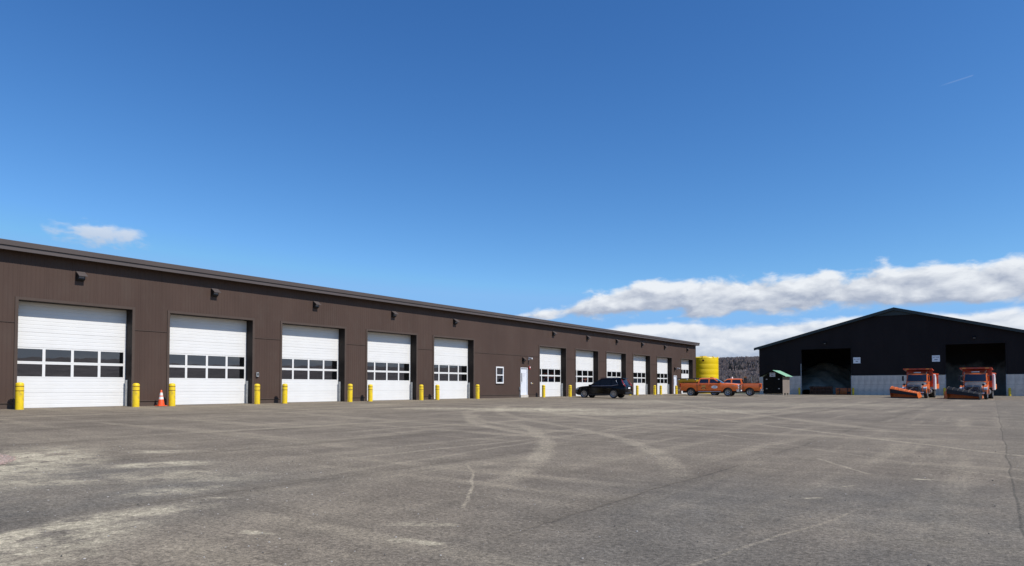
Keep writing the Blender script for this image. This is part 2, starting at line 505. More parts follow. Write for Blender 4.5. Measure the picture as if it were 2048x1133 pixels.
def asphalt_material():
    M = bpy.data.materials.new('asphalt')
    M.use_nodes = True
    q = NT(M.node_tree)
    b = M.node_tree.nodes['Principled BSDF']
    P = q.new('ShaderNodeTexCoord').outputs['Object']
    P = q.vm('MULTIPLY', P, (1, 1, 0))
    wob = q.vm('SUBTRACT', q.noise(P, 0.45, 4.0, 0.6, color=True), (0.492, 0.451, 0.351))
    PW = q.vm('ADD', P, q.vm('SCALE', wob, scale=0.35))
    PW2 = q.vm('ADD', P, q.vm('SCALE', wob, scale=1.6))
    px, py, _ = q.xyz(PW)
    # base tone: big soft clouds, streaks along the driving direction, fine aggregate
    big = q.noise(P, 0.10, 4.0, 0.55)
    mid = q.noise(q.mapped(P, (1.0, 0.45, 1.0), rot=(0, 0, 0.25)), 0.55, 5.0, 0.6)
    strk = q.noise(q.mapped(P, (1.3, 0.10, 1.0), rot=(0, 0, 0.55)), 0.9, 4.0, 0.6)
    strk2 = q.noise(q.mapped(P, (0.09, 1.2, 1.0), rot=(0, 0, 0.35)), 0.8, 4.0, 0.6)
    agg = q.noise(P, 60.0, 3.0, 0.8)
    agg2 = q.noise(P, 21.0, 3.0, 0.75)
    mot = q.noise(P, 4.2, 6.0, 0.72)
    mot2 = q.noise(q.mapped(P, (1, 1, 1), (40, 13, 0)), 1.3, 6.0, 0.66)
    c = q.mix(q.ss(big, 0.30, 0.70), (0.187, 0.153, 0.112), (0.246, 0.203, 0.145))
    c = q.mix(q.m('MULTIPLY', q.ss(mid, 0.40, 0.72), 0.6), c, (0.142, 0.115, 0.085))
    c = q.mix(q.m('MULTIPLY', q.ss(strk, 0.50, 0.70), 0.6), c, (0.331, 0.275, 0.193))
    c = q.mix(q.m('MULTIPLY', q.ss(strk2, 0.50, 0.70), 0.6), c, (0.325, 0.270, 0.189))
    worn = q.m('MAXIMUM', q.ss(q.vm('DISTANCE', PW2, (-9.5, 3.2, 0)), 4.6, 1.5), q.ss(q.vm('DISTANCE', PW2, (-0.5, 7.0, 0)), 5.5, 1.5))
    c = q.mix(q.m('MULTIPLY', worn, q.ss(mid, 0.30, 0.60, 0.25, 0.65)), c, (0.132, 0.123, 0.104))
    # paving lanes and their joints, parallel to the garage
    lane = 0.0
    joint_d = None
    for x0, w in ((-3.47, 0.055), (-7.50, 0.05), (-11.85, 0.05), (-15.7, 0.04), (-19.6, 0.04), (-23.5, 0.04), (4.3, 0.05)):
        d = q.m('ABSOLUTE', q.m('SUBTRACT', px, x0))
        j = q.ss(d, w, w * 0.2)
        halo = q.m('MULTIPLY', q.ss(d, 0.55, 0.05), 0.4)
        j = q.m('MAXIMUM', j, halo)
        joint_d = j if joint_d is None else q.m('MAXIMUM', joint_d, j)
    jn = q.noise(P, 0.35, 3.0, 0.6)
    joint = q.m('MULTIPLY', joint_d, q.ss(jn, 0.30, 0.55))
    c = q.mix(q.m('MULTIPLY', joint, 0.6), c, (0.095, 0.077, 0.055))
    # sealed edge on the far right, a touch darker beyond
    ox, _, _ = q.xyz(P)
    rx = q.m('ADD', ox, q.m('MULTIPLY', q.m('SUBTRACT', q.noise(q.mapped(P, (0.0, 1.0, 0.0)), 0.30, 5.0, 0.6), 0.5), 0.22))
    edge = q.ss(q.m('ABSOLUTE', q.m('SUBTRACT', rx, 0.20)), 0.022, 0.004)
    c = q.mix(q.m('MULTIPLY', edge, 0.55), c, (0.059, 0.053, 0.040))
    c = q.mix(q.m('MULTIPLY', q.ss(rx, 0.17, 0.24), 0.30), c, (0.134, 0.115, 0.086))
    # tyre tracks
    trk = None

    def acc(x, amt):
        nonlocal trk
        x = q.m('MULTIPLY', x, amt)
        trk = x if trk is None else q.m('MAXIMUM', trk, x)

    def circ(p1, p2, p3):
        (ax, ay), (bx, by), (cx, cy) = p1, p2, p3
        d = 2 * (ax * (by - cy) + bx * (cy - ay) + cx * (ay - by))
        ux = ((ax * ax + ay * ay) * (by - cy) + (bx * bx + by * by) * (cy - ay) + (cx * cx + cy * cy) * (ay - by)) / d
        uy = ((ax * ax + ay * ay) * (cx - bx) + (bx * bx + by * by) * (ax - cx) + (cx * cx + cy * cy) * (bx - ax)) / d
        return ux, uy, math.hypot(ax - ux, ay - uy)

    def arc(p1, p2, p3, w, amt, src=PW):
        ux, uy, r = circ(p1, p2, p3)
        d = q.m('ABSOLUTE', q.m('SUBTRACT', q.vm('DISTANCE', src, (ux, uy, 0)), r))
        mx, my = (p1[0] + p3[0]) / 2, (p1[1] + p3[1]) / 2
        half = math.hypot(p1[0] - p3[0], p1[1] - p3[1]) / 2
        win = q.ss(q.vm('DISTANCE', P, (mx, my, 0)), half * 1.25, half * 0.85)
        acc(q.m('MULTIPLY', q.ss(d, w, w * 0.3), win), amt)

    def seg(p1, p2, w, amt, src=PW):
        ux, uy = p2[0] - p1[0], p2[1] - p1[1]
        L = math.hypot(ux, uy)
        rel = q.vm('SUBTRACT', src, (p1[0], p1[1], 0))
        t = q.vm('DOT_PRODUCT', rel, (ux / L, uy / L, 0))
        s = q.m('ABSOLUTE', q.vm('DOT_PRODUCT', rel, (-uy / L, ux / L, 0)))
        win = q.m('MULTIPLY', q.ss(t, -0.1 * L, 0.12 * L), q.ss(t, 1.1 * L, 0.88 * L))
        acc(q.m('MULTIPLY', q.ss(s, w, w * 0.25), win), amt)

    arc((-12.3, 17.9), (-8.32, 13.12), (-5.65, 8.1), 0.30, 0.75)
    arc((-12.55, 19.46), (-6.6, 14.2), (-3.91, 9.92), 0.28, 0.6)
    arc((-16.93, 21.48), (-13.1, 17.0), (-9.61, 14.91), 0.35, 0.7)
    arc((-18.5, 23.0), (-14.5, 18.8), (-10.5, 16.6), 0.35, 0.55)
    arc((-6.91, 8.63), (-5.7, 7.2), (-4.64, 5.71), 0.03, 0.9)
    arc((-19.5, 31.0), (-14.5, 24.5), (-7.0, 21.0), 0.45, 0.5)
    arc((-22.0, 31.0), (-17.5, 24.0), (-11.0, 18.5), 0.4, 0.55)
    seg((-9.9, 27.6), (3.0, 13.2), 0.16, 0.85)
    seg((-22.0, 50.0), (-2.0, 22.2), 0.5, 0.55)
    seg((-12.0, 24.0), (6.0, 6.5), 0.09, 0.35)
    seg((-9.2, 7.6), (-8.6, 26.0), 0.10, 0.6)
    seg((-7.8, 6.0), (-9.6, 22.0), 0.12, 0.45)
    seg((-14.0, 8.0), (-13.2, 34.0), 0.22, 0.4)
    seg((-16.2, 9.0), (-15.0, 36.0), 0.22, 0.35)
    seg((-2.6, 13.3), (-1.5, 11.4), 0.05, 0.8)
    seg((-1.2, 8.0), (-1.9, 4.4), 0.03, 0.5)
    brk = q.ss(q.noise(P, 0.9, 5.0, 0.7), 0.26, 0.52)
    brk2 = q.ss(q.noise(P, 14.0, 3.0, 0.7), 0.25, 0.65)
    trk = q.m('MULTIPLY', trk, q.m('MULTIPLY', brk, brk2))
    c = q.mix(q.m('MULTIPLY', trk, 0.95), c, (0.412, 0.346, 0.242))
    # tan sand washed over the surface
    dust = None

    def ell(cx, cy, rx_, ry_, rot, amt):
        nonlocal dust
        loc = q.vm('SUBTRACT', PW2, (cx, cy, 0))
        ca, sa = math.cos(rot), math.sin(rot)
        u = q.m('DIVIDE', q.vm('DOT_PRODUCT', loc, (ca, sa, 0)), rx_)
        v = q.m('DIVIDE', q.vm('DOT_PRODUCT', loc, (-sa, ca, 0)), ry_)
        r = q.m('SQRT', q.m('ADD', q.m('MULTIPLY', u, u), q.m('MULTIPLY', v, v)))
        x = q.m('MULTIPLY', q.ss(r, 1.15, 0.25), amt)
        dust = x if dust is None else q.m('MAXIMUM', dust, x)

    for a in ((-12.6, 4.6, 3.0, 1.3, 2.7, 1.0), (-11.2, 4.4, 2.2, 0.5, 2.5, 0.7), (-6.3, 2.4, 1.3, 0.5, 1.8, 0.8), (-9.3, 5.1, 1.6, 0.8, 0.6, 0.45), (-10.85, 5.89, 0.9, 0.45, 0.9, 1.0), (-9.5, 5.6, 0.75, 0.3, 0.5, 0.75), (-12.7, 6.74, 0.8, 0.4, 1.0, 0.7),
              (-9.97, 3.86, 1.0, 0.35, 0.7, 0.75), (-8.2, 4.6, 0.8, 0.35, 1.0, 0.6), (-6.75, 2.85, 1.9, 0.40, 1.75, 1.0), (-7.0, 3.8, 0.7, 0.22, 1.6, 0.7),
              (-6.0, 2.3, 1.0, 0.35, 1.9, 0.6), (-3.97, 4.35, 0.30, 0.13, 0.6, 0.9), (-4.46, 4.85, 0.25, 0.12, 0.4, 0.8), (-5.1, 3.62, 0.22, 0.12, 0.4, 0.9),
              (-7.2, 4.7, 0.35, 0.12, 0.9, 0.6), (-18.0, 27.5, 5.5, 2.6, 0.9, 0.95), (-21.5, 24.5, 3.0, 1.5, 0.9, 0.7), (-14.0, 27.0, 4.0, 2.2, 0.7, 0.6),
              (-12.0, 33.0, 7.0, 3.0, 0.9, 0.55), (-26.1, 25.2, 2.0, 0.7, 1.5, 0.6), (-20.0, 45.0, 8.0, 4.0, 1.2, 0.5), (-10.0, 50.0, 12.0, 5.0, 0.9, 0.4), (-1.59, 8.75, 0.15, 0.05, 0.6, 0.9),
              (-1.73, 9.9, 0.22, 0.06, 0.6, 0.8), (-0.83, 11.27, 0.2, 0.07, 0.4, 0.8), (-22.5, 68.0, 5.0, 3.0, 0.8, 0.6)):
        ell(*a)
    dn = q.ss(q.noise(P, 2.2, 8.0, 0.74), 0.36, 0.56)
    dn2 = q.ss(q.noise(q.mapped(P, (1, 0.35, 1), rot=(0, 0, 0.9)), 9.0, 4.0, 0.65), 0.25, 0.7)
    dust = q.m('MULTIPLY', dust, q.m('MULTIPLY', dn, q.lin(dn2, 0, 1, 0.35, 1.0)))
    c = q.mix(q.m('MULTIPLY', dust, 1.0, clamp=True), c, (0.58, 0.50, 0.345))
    # mottling and aggregate: pale and dark grains over everything
    gr = q.m('MULTIPLY', q.lin(mot, 0.28, 0.72, 0.82, 1.18), q.lin(mot2, 0.28, 0.72, 0.82, 1.18))
    gr = q.m('MULTIPLY', gr, q.lin(agg2, 0.30, 0.70, 0.50, 1.50))
    gr = q.m('MULTIPLY', gr, q.lin(agg, 0.30, 0.70, 0.48, 1.52))
    c = q.vm('SCALE', c, scale=gr)
    q.put(b.inputs['Base Color'], c)
    b.inputs['Roughness'].default_value = 0.92
    b.inputs['Specular IOR Level'].default_value = 0.25
    bn = q.new('ShaderNodeBump')
    bn.inputs['Strength'].default_value = 0.8
    bn.inputs['Distance'].default_value = 0.012
    hgt = q.m('ADD', q.m('MULTIPLY', agg, 0.6), q.m('ADD', q.m('MULTIPLY', agg2, 0.5), q.m('MULTIPLY', joint, -0.6)))
    q.put(bn.inputs['Height'], hgt)
    q.put(b.inputs['Normal'], bn.outputs[0])
    return M


M_ASPH = asphalt_material()
xs = [GX - 0.6, GX - 0.3, GX, -28, -25, -22, -19, -16, -14, -12, -10, -8, -6, -4, -2, 0, 3, 8, 20, 60]
ys = [-40, -20, -10, 0, 5, 10, 20, 30, 40, 50, 60, 70, 78, 84, 86, 88, 90, 92, 94, 96, 98, 100, 102, 104, 106.2]
grid_sheet('asphalt_yard', xs, ys, gz, M_ASPH)

M_GRASS = mat('grass_field', (0.115, 0.125, 0.045), 0.9, var=0.35, vscale=0.06, tint=(0.19, 0.165, 0.085), dirt=((0.20, 0.17, 0.10), 0.7, 0.15))
fx = [-4000, -1500, -700, -300, -150, -80, -45, -30, -15, 0, 15, 40, 80, 200, 700, 1500, 4000]
fy = [-4000, -1500, -700, -300, -120, -60, 0, 50, 84, 96, 106, 120, 140, 200, 320, 700, 1500, 4000]
grid_sheet('field', fx, fy, lambda x, y: -0.50 if (-46 < x < 62 and -42 < y < 108) else -0.36, M_GRASS)
grid_sheet('asphalt_strip', [-60, -45, -31.31], [83.9, 90, 96], lambda x, y: -0.11, M_ASPH)


# ------------------------------------------------------------------ cladding
def cladding(parent, mt, along, plane, a0, a1, zlo, zhi, holes, out, pitch=0.9144, rib=0.1524, name='siding_panel'):
    """ribbed steel sheets, one object per sheet. along 'y': wall at x=plane; 'x': wall at y=plane; out = outward sign"""
    n = int(math.ceil((a1 - a0) / pitch - 1e-6))
    for i in range(n):
        p0, p1 = a0 + i * pitch, min(a0 + (i + 1) * pitch, a1) - 0.004
        pts = {p0: 0.0, p1: 0.0}
        r0 = math.floor((p0 - a0) / rib)
        for j in range(0, 7):
            c = p0 + (j + 0.5) * rib
            for dd, h in ((-0.020, 0), (-0.010, 0.006), (0.010, 0.006), (0.020, 0)):
                if p0 < c + dd < p1:
                    pts[c + dd] = h
        for h in holes:
            for e in (h[0], h[1]):
                if p0 < e < p1:
                    pts.setdefault(e, 0.0)
        ks = sorted(pts)
        mb = MB()
        for a, b in zip(ks, ks[1:]):
            if b - a < 1e-4:
                continue
            mid = (a + b) / 2
            segs = [(zlo, None)]
            for h in holes:
                if h[0] < mid < h[1]:
                    new = []
                    for lo, hi in segs:
                        top = zhi(mid) if hi is None else hi
                        if h[3] <= lo or h[2] >= top:
                            new.append((lo, hi))
                            continue
                        if h[2] > lo + 0.01:
                            new.append((lo, h[2]))
                        if h[3] < top - 0.01:
                            new.append((h[3], hi))
                    segs = new
            for lo, hi in segs:
                za, zb = (zhi(a), zhi(b)) if hi is None else (hi, hi)
                if za - lo < 0.01 and zb - lo < 0.01:
                    continue
                da, db = plane + out * pts[a], plane + out * pts[b]
                if along == 'y':
                    q4 = [(da, a, lo), (db, b, lo), (db, b, zb), (da, a, za)]
                else:
                    q4 = [(a, da, lo), (b, db, lo), (b, db, zb), (a, da, za)]
                if (along == 'y') != (out > 0):
                    q4 = q4[::-1]
                mb.add(q4, [(0, 1, 2, 3)])
        if mb.f:
            mb.build(name, mt, parent, fix=False)


# ------------------------------------------------------------------ garage
G0, G1 = 1.4, 83.95
DOORW, DOORH, REC = 4.27, 4.22, 0.50
DY = [10.50, 16.43, 22.46, 28.48, 34.47, 47.56, 53.55, 59.55, 65.60, 71.78]
DSMALL = (79.02, 3.86)
SILL_Z = 0.24
garage = empty('garage', (0, 0, 0))
tag(garage, 'long brown metal garage with a row of white overhead doors', 'building')
openings = [(y, y + DOORW, -0.5, DOORH) for y in DY] + [(DSMALL[0], DSMALL[0] + DSMALL[1], -0.5, DOORH)]
PD = [(44.76, 45.76, 0.20, 2.38), (76.62, 77.55, 0.02, 2.18)]
WIN = (41.48, 42.45, 1.10, 2.38)
holes = openings + [(p[0], p[1], -0.5, p[3]) for p in PD] + [WIN]
EAVE = 6.22
MIDZ = 3.34
cladding(garage, M_SIDE, 'y', GX, G0, G1, SILL_Z, lambda y: MIDZ - 0.012, holes, 1)
cladding(garage, M_SIDE, 'y', GX, G0, G1, MIDZ + 0.012, lambda y: EAVE, holes, 1)
# wall core behind the sheets
bay = sorted(holes)
core = MB()
prev = G0
for h in bay:
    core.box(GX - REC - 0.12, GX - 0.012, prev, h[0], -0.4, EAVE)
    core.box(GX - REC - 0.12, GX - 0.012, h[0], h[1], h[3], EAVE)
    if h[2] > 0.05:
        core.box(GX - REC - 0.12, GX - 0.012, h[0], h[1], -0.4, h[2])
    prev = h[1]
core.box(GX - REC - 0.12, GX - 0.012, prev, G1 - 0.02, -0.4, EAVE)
core.build('wall', mat('jamb_shade', (0.028, 0.022, 0.019), 0.6, spec=0.15), garage)  # dark tone puts the shade of the door recesses into the colour
prev = G0
for h in [x for x in bay if x[2] < 0.5] + [(G1 + 0.1, 0, 0, 0)]:
    bt = MB().prism([(GX - 0.01, -0.4), (GX + 0.010, -0.4), (GX + 0.010, SILL_Z - 0.031), (GX + 0.045, SILL_Z - 0.03), (GX + 0.045, SILL_Z - 0.012), (GX - 0.01, SILL_Z + 0.004)], prev, h[0] - 0.10)
    bt.build('base_trim', M_TRIM, garage)
    prev = h[1] + 0.10
prev = G0
for h in [x for x in bay if x[3] > MIDZ] + [(G1 + 0.11, 0, 0, 0)]:
    MB().box(GX - 0.006, GX + 0.026, prev, h[0] - 0.11, MIDZ - 0.016, MIDZ + 0.010).build('joint_flashing', M_TRIM, garage)
    prev = h[1] + 0.11
# other walls, floor, roof
MB().box(GX - 24, GX - REC - 0.14, G1 - 0.25, G1, -0.4, EAVE).build('end_wall', M_SIDE, garage)
MB().box(GX - 24, GX - REC - 0.14, G0, G0 + 0.25, -0.4, EAVE).build('end_wall', M_SIDE, garage)
MB().box(GX - 24.3, GX - 24.02, G0, G1, -0.4, EAVE).build('rear_wall', M_LINER, garage)
MB().box(GX - 24, GX - REC - 0.13, G0 + 0.26, G1 - 0.26, -0.3, 0.01).build('slab', M_CONC, garage)
OV = 0.40
roof = MB().prism([(GX + OV - 0.02, 6.36), (GX - 12, 7.36), (GX - 24.6, 6.31), (GX - 24.6, 6.22), (GX - 12, 7.22), (GX + OV - 0.02, 6.24)], G0 - 0.3, G1 + 0.3)
roof.build('roof', M_FASC, garage)
MB().prism([(GX + OV - 0.05, 6.06), (GX + OV, 6.03), (GX + OV, 6.19), (GX + OV - 0.05, 6.19)], G0 - 0.32, G1 + 0.32).build('fascia', M_FASC, garage)
MB().prism([(GX + OV - 0.04, 6.205), (GX + OV + 0.045, 6.20), (GX + OV + 0.06, 6.38), (GX + OV + 0.03, 6.40), (GX + OV - 0.04, 6.385)], G0 - 0.33, G1 + 0.33).build('gutter', M_FASC, garage)
MB().box(GX - 0.02, GX + OV - 0.06, G0 - 0.3, G1 + 0.3, 6.10, 6.14).build('soffit', M_TRIM, garage)
MB().box(GX - 24.5, GX + OV - 0.06, G1 + 0.26, G1 + 0.31, 6.04, 6.21).build('rake_trim', M_FASC, garage)
MB().box(GX - 0.1, GX + 0.03, G1 + 0.002, G1 + 0.03, -0.3, 6.10).build('corner_trim', M_TRIM, garage)


def overhead_door(y0, w, rows, npane):
    d = empty('overhead_door', (GX - REC, y0, 0), 0, garage)
    n, hsec = 7, DOORH / 7
    key = round(w, 2)
    if key not in SECT:
        prof = []
        for j in range(4):                       # shallow v grooves across the section
            z = j * hsec / 4
            prof += [(0.0, z + 0.012), (0.0, z + hsec / 4 - 0.012), (-0.010, z + hsec / 4)]
        poly = [(-0.05, 0.002), (-0.010, 0.002)] + prof[:-1] + [(-0.010, hsec - 0.002), (-0.05, hsec - 0.002)]
        SECT[key] = MB().prism(poly, 0.006, w - 0.006).mesh('door_section', M_DOOR)
        gap = 0.105
        pw = (w - gap * (npane + 1)) / npane
        z0, z1 = 0.055, hsec - 0.055
        fr = MB()
        fr.box(-0.05, 0.0, 0.006, w - 0.006, 0.002, z0)
        fr.box(-0.05, 0.0, 0.006, w - 0.006, z1, hsec - 0.002)
        for j in range(npane + 1):
            a = j * (pw + gap)
            fr.box(-0.05, -0.001, max(0.006, a), min(w - 0.006, a + gap), z0, z1)
        SECT[key, 'w'] = fr.mesh('window_section', M_DOOR)
        SECT[key, 'p'] = MB().box(-0.028, -0.022, 0, pw, z0 - 0.01, z1 + 0.01).mesh('pane', M_GLASS)
        SECT[key, 'pw'] = (pw, gap)
        SECT[key, 'seal'] = MB().box(-0.045, -0.004, 0.0, w, -0.02, 0.006).mesh('bottom_seal', M_RUBBER)
        tr = MB()
        tr.box(-0.16, -0.06, 0.0, 0.06, 0, DOORH)
        tr.box(-0.16, -0.06, w - 0.06, w, 0, DOORH)
        SECT[key, 'track'] = tr.mesh('track', M_GALV)
        gd = MB()
        gd.box(0.005, 0.20, w - 0.035, w - 0.004, -0.1, 1.15)
        gd.box(0.12, 0.19, w - 0.075, w - 0.036, -0.1, 1.13)
        SECT[key, 'guard'] = gd.mesh('jamb_guard', M_GALV)
        tb = MB()
        tb.box(REC + 0.001, REC + 0.036, -0.11, 0.0, -0.1, DOORH + 0.11)
        tb.box(REC + 0.001, REC + 0.036, w, w + 0.11, -0.1, DOORH + 0.11)
        tb.box(REC + 0.002, REC + 0.034, 0.0, w, DOORH, DOORH + 0.108)
        SECT[key, 'trim'] = tb.mesh('door_trim', M_TRIM)
    for j in range(n):
        if j in rows:
            put(SECT[key, 'w'], 'window_section', d, (0, 0, j * hsec))
            pw, gap = SECT[key, 'pw']
            for i in range(npane):
                put(SECT[key, 'p'], 'pane', d, (0, gap + i * (pw + gap), j * hsec))
        else:
            put(SECT[key], 'door_section', d, (0, 0, j * hsec))
    put(SECT[key, 'seal'], 'bottom_seal', d)
    put(SECT[key, 'track'], 'track', d)
    put(SECT[key, 'guard'], 'jamb_guard', d)
    put(SECT[key, 'trim'], 'door_trim', d)
    return d


SECT = {}
for y in DY:
    overhead_door(y, DOORW, (2, 3), 4)
overhead_door(DSMALL[0], DSMALL[1], (4,), 4)

# entrance doors and the sash window
for y0, y1, z0, z1 in PD:
    d = MB().box(GX - 0.09, GX - 0.045, y0 + 0.05, y1 - 0.05, z0 + 0.01, z1 - 0.05).build('entrance_door', M_PDOOR, garage)
    fr = MB()
    fr.box(GX - 0.13, GX + 0.030, y0, y0 + 0.05, z0, z1)
    fr.box(GX - 0.13, GX + 0.030, y1 - 0.05, y1, z0, z1)
    fr.box(GX - 0.13, GX + 0.029, y0 + 0.05, y1 - 0.05, z1 - 0.05, z1)
    fr.build('door_frame', M_PDOOR, d)
    MB().box(GX - 0.046, GX - 0.040, y0 + 0.20, y0 + 0.31, z0 + 1.05, z0 + 1.75).build('vision_pane', M_GLASS, d)
    MB().tube([(GX - 0.045, y0 + 0.13, z0 + 0.98), (GX + 0.03, y0 + 0.13, z0 + 0.98), (GX + 0.03, y0 + 0.26, z0 + 0.98)], 0.016, 6).build('handle', M_GALV, d)
    MB().box(GX - 0.12, GX + 0.08, y0 - 0.02, y1 + 0.02, -0.3, z0).build('threshold', M_CONC, d)
    nb = MB()
    for j, (wd, zz) in enumerate(((0.36, 1.72), (0.30, 1.62), (0.20, 1.53))):
        nb.box(GX - 0.0445, GX - 0.042, y0 + 0.44, y0 + 0.44 + wd, z0 + zz - 0.05, z0 + zz)
    if z0 > 0.1:
        nb.build('door_notice', mat('faded_print', (0.55, 0.55, 0.62), 0.6), d)
w = empty('window', (0, 0, 0), 0, garage)
y0, y1, z0, z1 = WIN
fr = MB()
for a in ((y0, y0 + 0.09, z0, z1), (y1 - 0.09, y1, z0, z1), (y0 + 0.09, y1 - 0.09, z0, z0 + 0.10), (y0 + 0.09, y1 - 0.09, z1 - 0.10, z1), (y0 + 0.09, y1 - 0.09, (z0 + z1) / 2 - 0.04, (z0 + z1) / 2 + 0.04)):
    fr.box(GX - 0.10, GX + 0.035, *a)
fr.build('frame', M_WHITE, w)
for a, b in ((z0 + 0.10, (z0 + z1) / 2 - 0.04), ((z0 + z1) / 2 + 0.04, z1 - 0.10)):
    MB().box(GX - 0.06, GX - 0.05, y0 + 0.09, y1 - 0.09, a, b).build('pane', M_GLASS, w)
MB().box(GX - 0.05, GX + 0.06, y0 - 0.03, y1 + 0.03, z0 - 0.05, z0 - 0.002).build('sill', M_TRIM, w)
bl = MB()
bl.tube([(GX - 0.11, y0 + 0.12, z0 + 0.52), (GX - 0.11, y0 + 0.52, z0 + 0.14)], 0.04, 6)
bl.box(GX - 0.13, GX - 0.11, y0 + 0.48, y1 - 0.12, z0 + 0.12, z0 + 0.24)
bl.build('blind', M_GREY, w)

# ------------------------------------------------------------------ wall fittings
ORD = ['first', 'second', 'third', 'fourth', 'fifth', 'sixth', 'seventh', 'eighth', 'ninth', 'tenth', 'eleventh']


def wall_light(loc, rz, label, mt, sc=1.0, group='hooded lights above the garage doors'):
    o = empty('wall_light', loc, rz)
    tag(o, label, 'light', group)
    if 'wl' not in SECT:
        h = MB()
        h.prism([(0.0, 0.20), (0.035, 0.20), (0.30, 0.015), (0.30, -0.015), (0.0, 0.17)], -0.17, 0.17)
        SECT['wl'] = h
        b = MB()
        b.prism([(0.0, 0.165), (0.13, 0.08), (0.14, -0.12), (0.0, -0.20)], -0.14, 0.14)
        SECT['wl2'] = b
        SECT['wl3'] = MB().box(0.145, 0.15, -0.10, 0.10, -0.08, 0.02)
    for key, nm, m2 in (('wl', 'hood', mt), ('wl2', 'housing', M_PLASTIC), ('wl3', 'lens', M_GREY)):
        kk = (key, mt.name)
        if kk not in SECT:
            SECT[kk] = SECT[key].mesh(nm, m2, bevel=0.006 if key == 'wl' else None)
        c = put(SECT[kk], nm, o)
        c.scale = (sc, sc, sc)
    return o


for i, y in enumerate(DY + [DSMALL[0]]):
    wd = DSMALL[1] if i == 10 else DOORW
    wall_light((GX + 0.024, y + wd / 2 + 0.02, 5.39), 0, 'hooded wall light above the %s overhead door from the left' % ORD[i], M_FASC)
wall_light((GX + 0.024, 45.15, 3.02), 0, 'hooded wall light above the white entrance door near the window', M_TRIM, 0.95, 'lights over the entrance doors')
wall_light((GX + 0.024, 76.95, 2.98), 0, 'hooded wall light above the entrance door by the yellow spreader', M_TRIM, 0.95, 'lights over the entrance doors')


def security_camera(loc, label):
    o = empty('security_camera', loc)
    tag(o, label, 'camera', 'white security cameras')
    MB().lathe([(0.001, 0.0), (0.07, 0.0), (0.07, 0.03), (0.001, 0.03)], 12, 'x').build('base', M_WHITE, o)
    MB().tube([(0.03, 0, 0), (0.14, 0.02, 0.0), (0.16, 0.03, 0.06)], 0.025, 8).build('bracket', M_WHITE, o)
    MB().prism([(0.02, 0.06), (0.36, -0.01), (0.36, 0.09), (0.34, 0.12), (0.02, 0.17)], -0.05, 0.09).build('housing', M_WHITE, o, bevel=0.015)
    MB().lathe([(0.001, 0.362), (0.035, 0.362), (0.035, 0.34), (0.001, 0.34)], 10, 'x', (0, 0.02, 0.04)).build('lens', M_PLASTIC, o)


security_camera((GX + 0.02, 45.90, 3.06), 'white security camera right of the light over the window-side entrance door')
security_camera((GX + 0.02, 77.68, 2.95), 'white security camera beside the light over the far entrance door')
o = empty('alarm_strobe', (GX + 0.022, 46.0, 2.39))
tag(o, 'small red and white alarm strobe right of the entrance door', 'alarm')
MB().box(0, 0.06, -0.09, 0.09, -0.12, 0.12).build('housing', mat('alarm_red', (0.5, 0.02, 0.02), 0.4), o, bevel=0.01)
MB().box(0.061, 0.09, -0.05, 0.07, -0.02, 0.08).build('lens', M_WHITE, o, bevel=0.01)
o = empty('keypad', (GX + 0.022, 20.98, 1.47))
tag(o, 'small grey keypad box right of the second overhead door', 'keypad')
MB().box(0, 0.07, -0.07, 0.07, -0.11, 0.11).build('case', M_GALV, o, bevel=0.012)
MB().box(0.071, 0.078, -0.04, 0.04, -0.05, 0.08).build('keys', M_PLASTIC, o)
o = empty('hose_tap', (GX + 0.022, 46.29, 1.13))
tag(o, 'small brass hose tap on the brown wall right of the entrance door', 'tap')
MB().lathe([(0.001, 0), (0.07, 0), (0.07, 0.02), (0.001, 0.02)], 10, 'x').build('plate', M_WHITE, o)
MB().tube([(0.02, 0, 0), (0.10, 0, 0), (0.12, 0, -0.05)], 0.025, 8).build('spout', mat('brass', (0.55, 0.42, 0.2), 0.4, 0.8), o)
o = empty('outlet_box', (GX + 0.022, 44.62, 0.70))
tag(o, 'small grey outlet box on the wall left of the entrance door', 'outlet')
MB().box(0, 0.09, -0.08, 0.08, -0.12, 0.14).build('box', M_GALV, o, bevel=0.012)
MB().tube([(0.03, 0, -0.12), (0.03, 0, -0.68)], 0.018, 6).build('conduit', M_GALV, o)

# ------------------------------------------------------------------ bollards
bp = MB().lathe([(0.001, -0.3), (0.136, -0.3), (0.138, 0.0), (0.138, 0.93), (0.13, 0.975), (0.105, 1.0), (0.06, 1.015), (0.001, 1.02)], 20).mesh('sleeve', M_YEL, smooth=35)
bs = []
for z in (0.86, 0.69):
    bs.append(MB().lathe([(0.1385, z), (0.1415, z), (0.1415, z + 0.022), (0.1385, z + 0.022)], 20).mesh('stripe', M_STRIPE))


def bollard(x, y, label, lean=0.0):
    o = empty('bollard', (x, y, gz(x, y)), RND.uniform(0, 6))
    o.rotation_euler.x = lean
    s = RND.uniform(0.985, 1.015)
    o.scale = (1, 1, s)
    tag(o, label, 'bollard', 'yellow bollards beside the doors')
    put(bp, 'sleeve', o)
    put(bs[0], 'stripe', o)
    put(bs[1], 'stripe', o)


